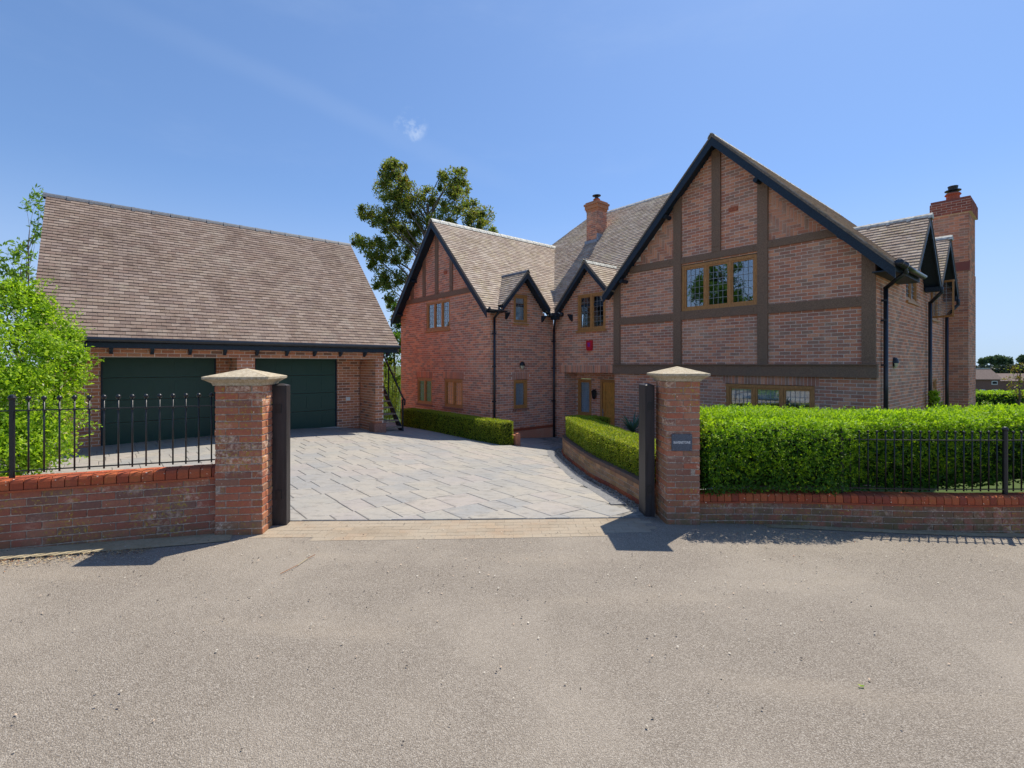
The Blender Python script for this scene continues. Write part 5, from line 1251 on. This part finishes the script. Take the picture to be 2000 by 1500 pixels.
# trees at the left behind the garage
bl = [(at(x, y, 17+rng.uniform(-.8,.8)), r/940*17) for (x, y, r) in ((75,375,12),(70,395,14),(80,415,14),(50,402,10),(72,440,10),(68,470,12),(30,480,16),(15,500,20),(45,500,14),(40,530,20),(60,540,18),(10,540,22),(20,570,26),(50,575,22),(-20,520,30),(-40,570,40),(62,500,10),(75,455,9))]
tree('ash_tree', 'thin leafed tree showing past the left end of the garage roof', (-17.5, 17, -1.9+CZ), at(55, 470, 17), bl, 620, .15, M['lf_ash'], None, r0=.05, group='trees behind the buildings', asp=.4)
# tree beyond the left edge, mirrored in the gable window
for (x, y, zc, lab) in ((-19, 5.6, 6.2, 'broad tree left of the picture mirrored in the upper gable window'), (-18, -1.5, 5.6, 'leafy tree outside the left picture edge nearest the road'), (-21, 11.5, 5.4, 'leafy tree outside the left picture edge beyond the garage')):
    bl = [((x+rng.normal(0, 1.3), y+rng.normal(0, 1.3), zc+rng.normal(0, 1.2)), rng.uniform(.7, 1.2)) for k in range(20)]
    tree('lime_tree', lab, (x, y, -.2), (x, y, zc+.8), bl, 700, .22, M['lf_mid'], None, r0=.2, group='trees outside the left picture edge')
# far right: small tree, flowering shrub, climber, yuccas
bl = [(at(x, y, 13+rng.uniform(-.3,.3)), r/940*13) for (x, y, r) in ((1975,722,10),(1985,745,12),(1995,770,12),(1968,740,8),(1990,715,10),(2002,735,14),(1978,765,8),(1996,795,8),(1972,755,6))]
tree('young_tree', 'young garden tree with sparse pale foliage at the far right edge', (13.75, 13, -2.5+CZ), at(1993, 720, 13), bl, 1900, .05, M['lf_bamboo'], M['lf_rust'], .2, .04, cat='tree')
bl = [(at(x, y, 16), r/940*16) for (x, y, r) in ((1915,805,10),(1925,790,8),(1918,818,12),(1935,808,9),(1912,825,10))]
tree('flowering_shrub', 'small white flowering shrub beside the foot of the tall chimney', tuple(at(1920, 835, 16)), at(1920, 800, 16), bl, 2600, .05, M['lf_mid'], M['flower'], .25, .02, cat='shrub')
bl = [(H(-.22+rng.uniform(-.08,.08), bb, z), r) for (bb, z, r) in ((4.6,-.75,.13),(4.7,-.95,.15),(4.85,-1.15,.18),(4.75,-1.4,.2),(5.0,-1.25,.15),(4.7,-1.7,.2),(4.5,-1.95,.2))]
tree('climbing_shrub', 'lime green climber against the side wall downpipe', tuple(H(-.2, 4.7, -2.5)), H(-.15, 4.75, -1.0), bl, 9000, .055, M['lf_yew_new'], None, r0=.02, cat='climber', asp=.7)
for (x, y, R_, lab) in ((2.35, 9.4, .48, 'spiky yucca between the dark gate post and the curved hedge'), (3.45, 8.6, .42, 'spiky yucca just behind the yew hedge beside the name plate pillar')):
    t = thing('yucca', tuple(GW(x, y)), lab, 'yucca', 'yuccas by the front wall'); V = []; F = []; z0 = zg1(x, y)+CZ
    MB().rod((x, y, z0-.05), (x, y, z0+.8), .05, 8, .04).build('stem', M['bark'], t)
    for k in range(70):
        az_ = rng.uniform(0, 6.28); e_ = rng.uniform(-.1, 1.4); d = np.array([math.cos(az_)*math.cos(e_), math.sin(az_)*math.cos(e_), math.sin(e_)]); s_ = np.cross(d, Z3); s_ /= np.linalg.norm(s_); b = len(V); c = np.array([x, y, z0+.8]); Lk = R_*rng.uniform(.75, 1.2)
        for f in (0, .35, .7, 1): w_ = .018*(1-f)**.5*(1 if f else .6)+.001; p = c+d*Lk*f-Z3*.10*f*f; V += [p-s_*w_, p+s_*w_]
        for i in range(3): F.append((b+2*i, b+2*i+1, b+2*i+3, b+2*i+2))
    link('blades', fast_mesh('blades', V, F, M['lf_yucca']), t)
# far landscape on the right
fh_ = thing('far_house', (140, 140, -9+CZ), 'long distant brick house with grey brown roof and white windows beyond the garden hedge', 'house')
def fb(mb, x0, x1, y0, y1, z0, z1): mb.box(((x0+x1)/2, (y0+y1)/2, (z0+z1)/2+CZ), ((x1-x0)/2,0,0), (0,(y1-y0)/2,0), (0,0,(z1-z0)/2))
mb = MB(); fb(mb, 118, 142, 140, 147, -9.5, -4.15); mb.build('wall', M['far_brick'], fh_)
mb = MB(); mb.prism([(117.5,139.6,-4.15+CZ),(142.5,139.6,-4.15+CZ),(142.5,143.5,-1.0+CZ),(117.5,143.5,-1.0+CZ)], (0,0,-.1)); mb.prism([(117.5,147.4,-4.15+CZ),(142.5,147.4,-4.15+CZ),(142.5,143.5,-1.0+CZ),(117.5,143.5,-1.0+CZ)], (0,0,-.1)); fb(mb, 117.5, 142.5, 139.6, 139.9, -4.35, -4.15); mb.build('roof', M['far_roof'], fh_)
mb = MB(); fb(mb, 117.5, 142.5, 143.3, 143.7, -1.1, -.9); mb.build('ridge', M['ridge_p'], fh_)
for (xp, z0, z1) in ((1942,-5.7,-4.6),(1942,-8.2,-7.1),(1918,-8.2,-7.1)):
    x = (xp-1000)/940*140; mb = MB(); fb(mb, x-.85, x+.85, 139.9, 140.1, z0, z1); o = mb.build('window', M['white_plastic'], fh_); mb = MB(); fb(mb, x-.62, x+.62, 139.84, 139.9, z0+.22, z1-.22); mb.build('pane', M['dark_in'], o)
f2_ = thing('far_house', (158, 152, -9+CZ), 'second distant brick house with lower roof at the right picture edge', 'house')
mb = MB(); fb(mb, 152, 176, 152, 160, -9.5, -5.0); mb.build('wall', M['far_brick'], f2_); mb = MB(); mb.prism([(151.5,151.6,-5+CZ),(176.5,151.6,-5+CZ),(176.5,156,-2.7+CZ),(151.5,156,-2.7+CZ)], (0,0,-.1)); mb.build('roof', M['far_roof'], f2_)
for i, (xp, yp, rp, lab) in enumerate(((1921,702,7,'leftmost small round tree on the skyline beyond the far house'),(1935,700,7,'second small tree on the skyline beyond the far house'),(1952,700,11,'broad round tree, largest on the skyline beyond the far house'),(1968,702,8,'round tree joined to the broad skyline tree on its right'),(1996,700,8,'tree on the skyline at the right picture edge'))):
    c = at(xp, yp+1, 230); r = rp/940*230; bl = [(c+rv(1)[0]*r*.55+np.array([0, 0, -r*.25*k/4]), r*.6) for k in range(14)]
    tree('skyline_tree', lab, (c[0], 230, -9+CZ), c, bl, 160, .6, M['lf_far'], None, r0=.3, group='trees on the far skyline', asp=.8)
q_ = rng.uniform(0, 1, 9000); X = 205+q_*75; Pp = np.c_[X, 222+rng.normal(0, 1.5, 9000), rng.uniform(-9, -.5, 9000)+CZ+np.array([mn.noise((x*.15, 0, 0)) for x in X])*1.5]
tag(leaf_obj('far_hedgerow', leaves(Pp, rv(9000), rv(9000), np.full(9000, 1.3), np.full(9000, 1.1)), M['lf_fardark']), 'dark hedgerow line below the skyline trees', 'hedgerow', kind='stuff')

# ------------------------------------------------------------------ litter
def flakes(name, n, fn_, Lr, m, label, cat, asp=.4):
    P = []; 
    for i in range(n): x, y = fn_(); P.append((x, y, 0))
    P = np.array(P); P[:, 2] = zg(P[:, 0], P[:, 1])+CZ+rng.uniform(.008, .016, n); D = rv(n); D[:, 2] *= .15; N = rv(n)*.4+Z3; l = rng.uniform(*Lr, n)
    tag(leaf_obj(name, leaves(P, D, N, l, l*asp), m), label, cat, kind='stuff')
def edgeL(): s = rng.uniform(.6, 3.6); (p,), (d,) = LW.at([s]); nr = np.array([-d[1], d[0]]); q = p+nr*(.27+abs(rng.normal(0, .10))); return q[0], q[1]
flakes('straw_litter', 2600, edgeL, (.008, .035), M['litter'], 'dry straw coloured litter along the edge of the left concrete strip', 'litter', .25)
def edgeR(): s = rng.uniform(.2, 7); (p,), (d,) = RW.at([s]); nr = np.array([-d[1], d[0]]); q = p-nr*(abs(rng.normal(.12, .25))); return q[0], q[1]
flakes('leaf_litter', 700, edgeR, (.01, .028), M['litter'], 'scattered pale leaf bits along the foot of the right front wall', 'litter', .5)
flakes('road_chippings', 1500, lambda: (rng.uniform(-6, 7), 5.5-abs(rng.normal(0, 1.7))), (.008, .022), M['chips'], 'loose pale chips and debris scattered over the asphalt', 'debris', .7)
mb = MB(); p = [GW(-1.95, 4.05, .012), GW(-1.88, 4.22, .016), GW(-1.86, 4.38, .012), GW(-1.82, 4.45, .02)]
for i in range(3): mb.rod(p[i], p[i+1], .003, 5)
tag(mb.build('dry_twig', M['litter']), 'thin pale dry twig lying on the asphalt left of centre', 'twig')
c = GW(1.99, 2.75, .01); V = leaves(np.array([c, c+np.array([.01,0,.002])]), np.array([[1,.3,.05],[-.6,.6,.1]]), np.array([[0,0,1.],[.1,0,1]]), [.032,.022], [.018,.014]); tag(leaf_obj('fallen_leaf', V, M['lf_bush']), 'single green leaf lying on the asphalt at the lower right', 'leaf')
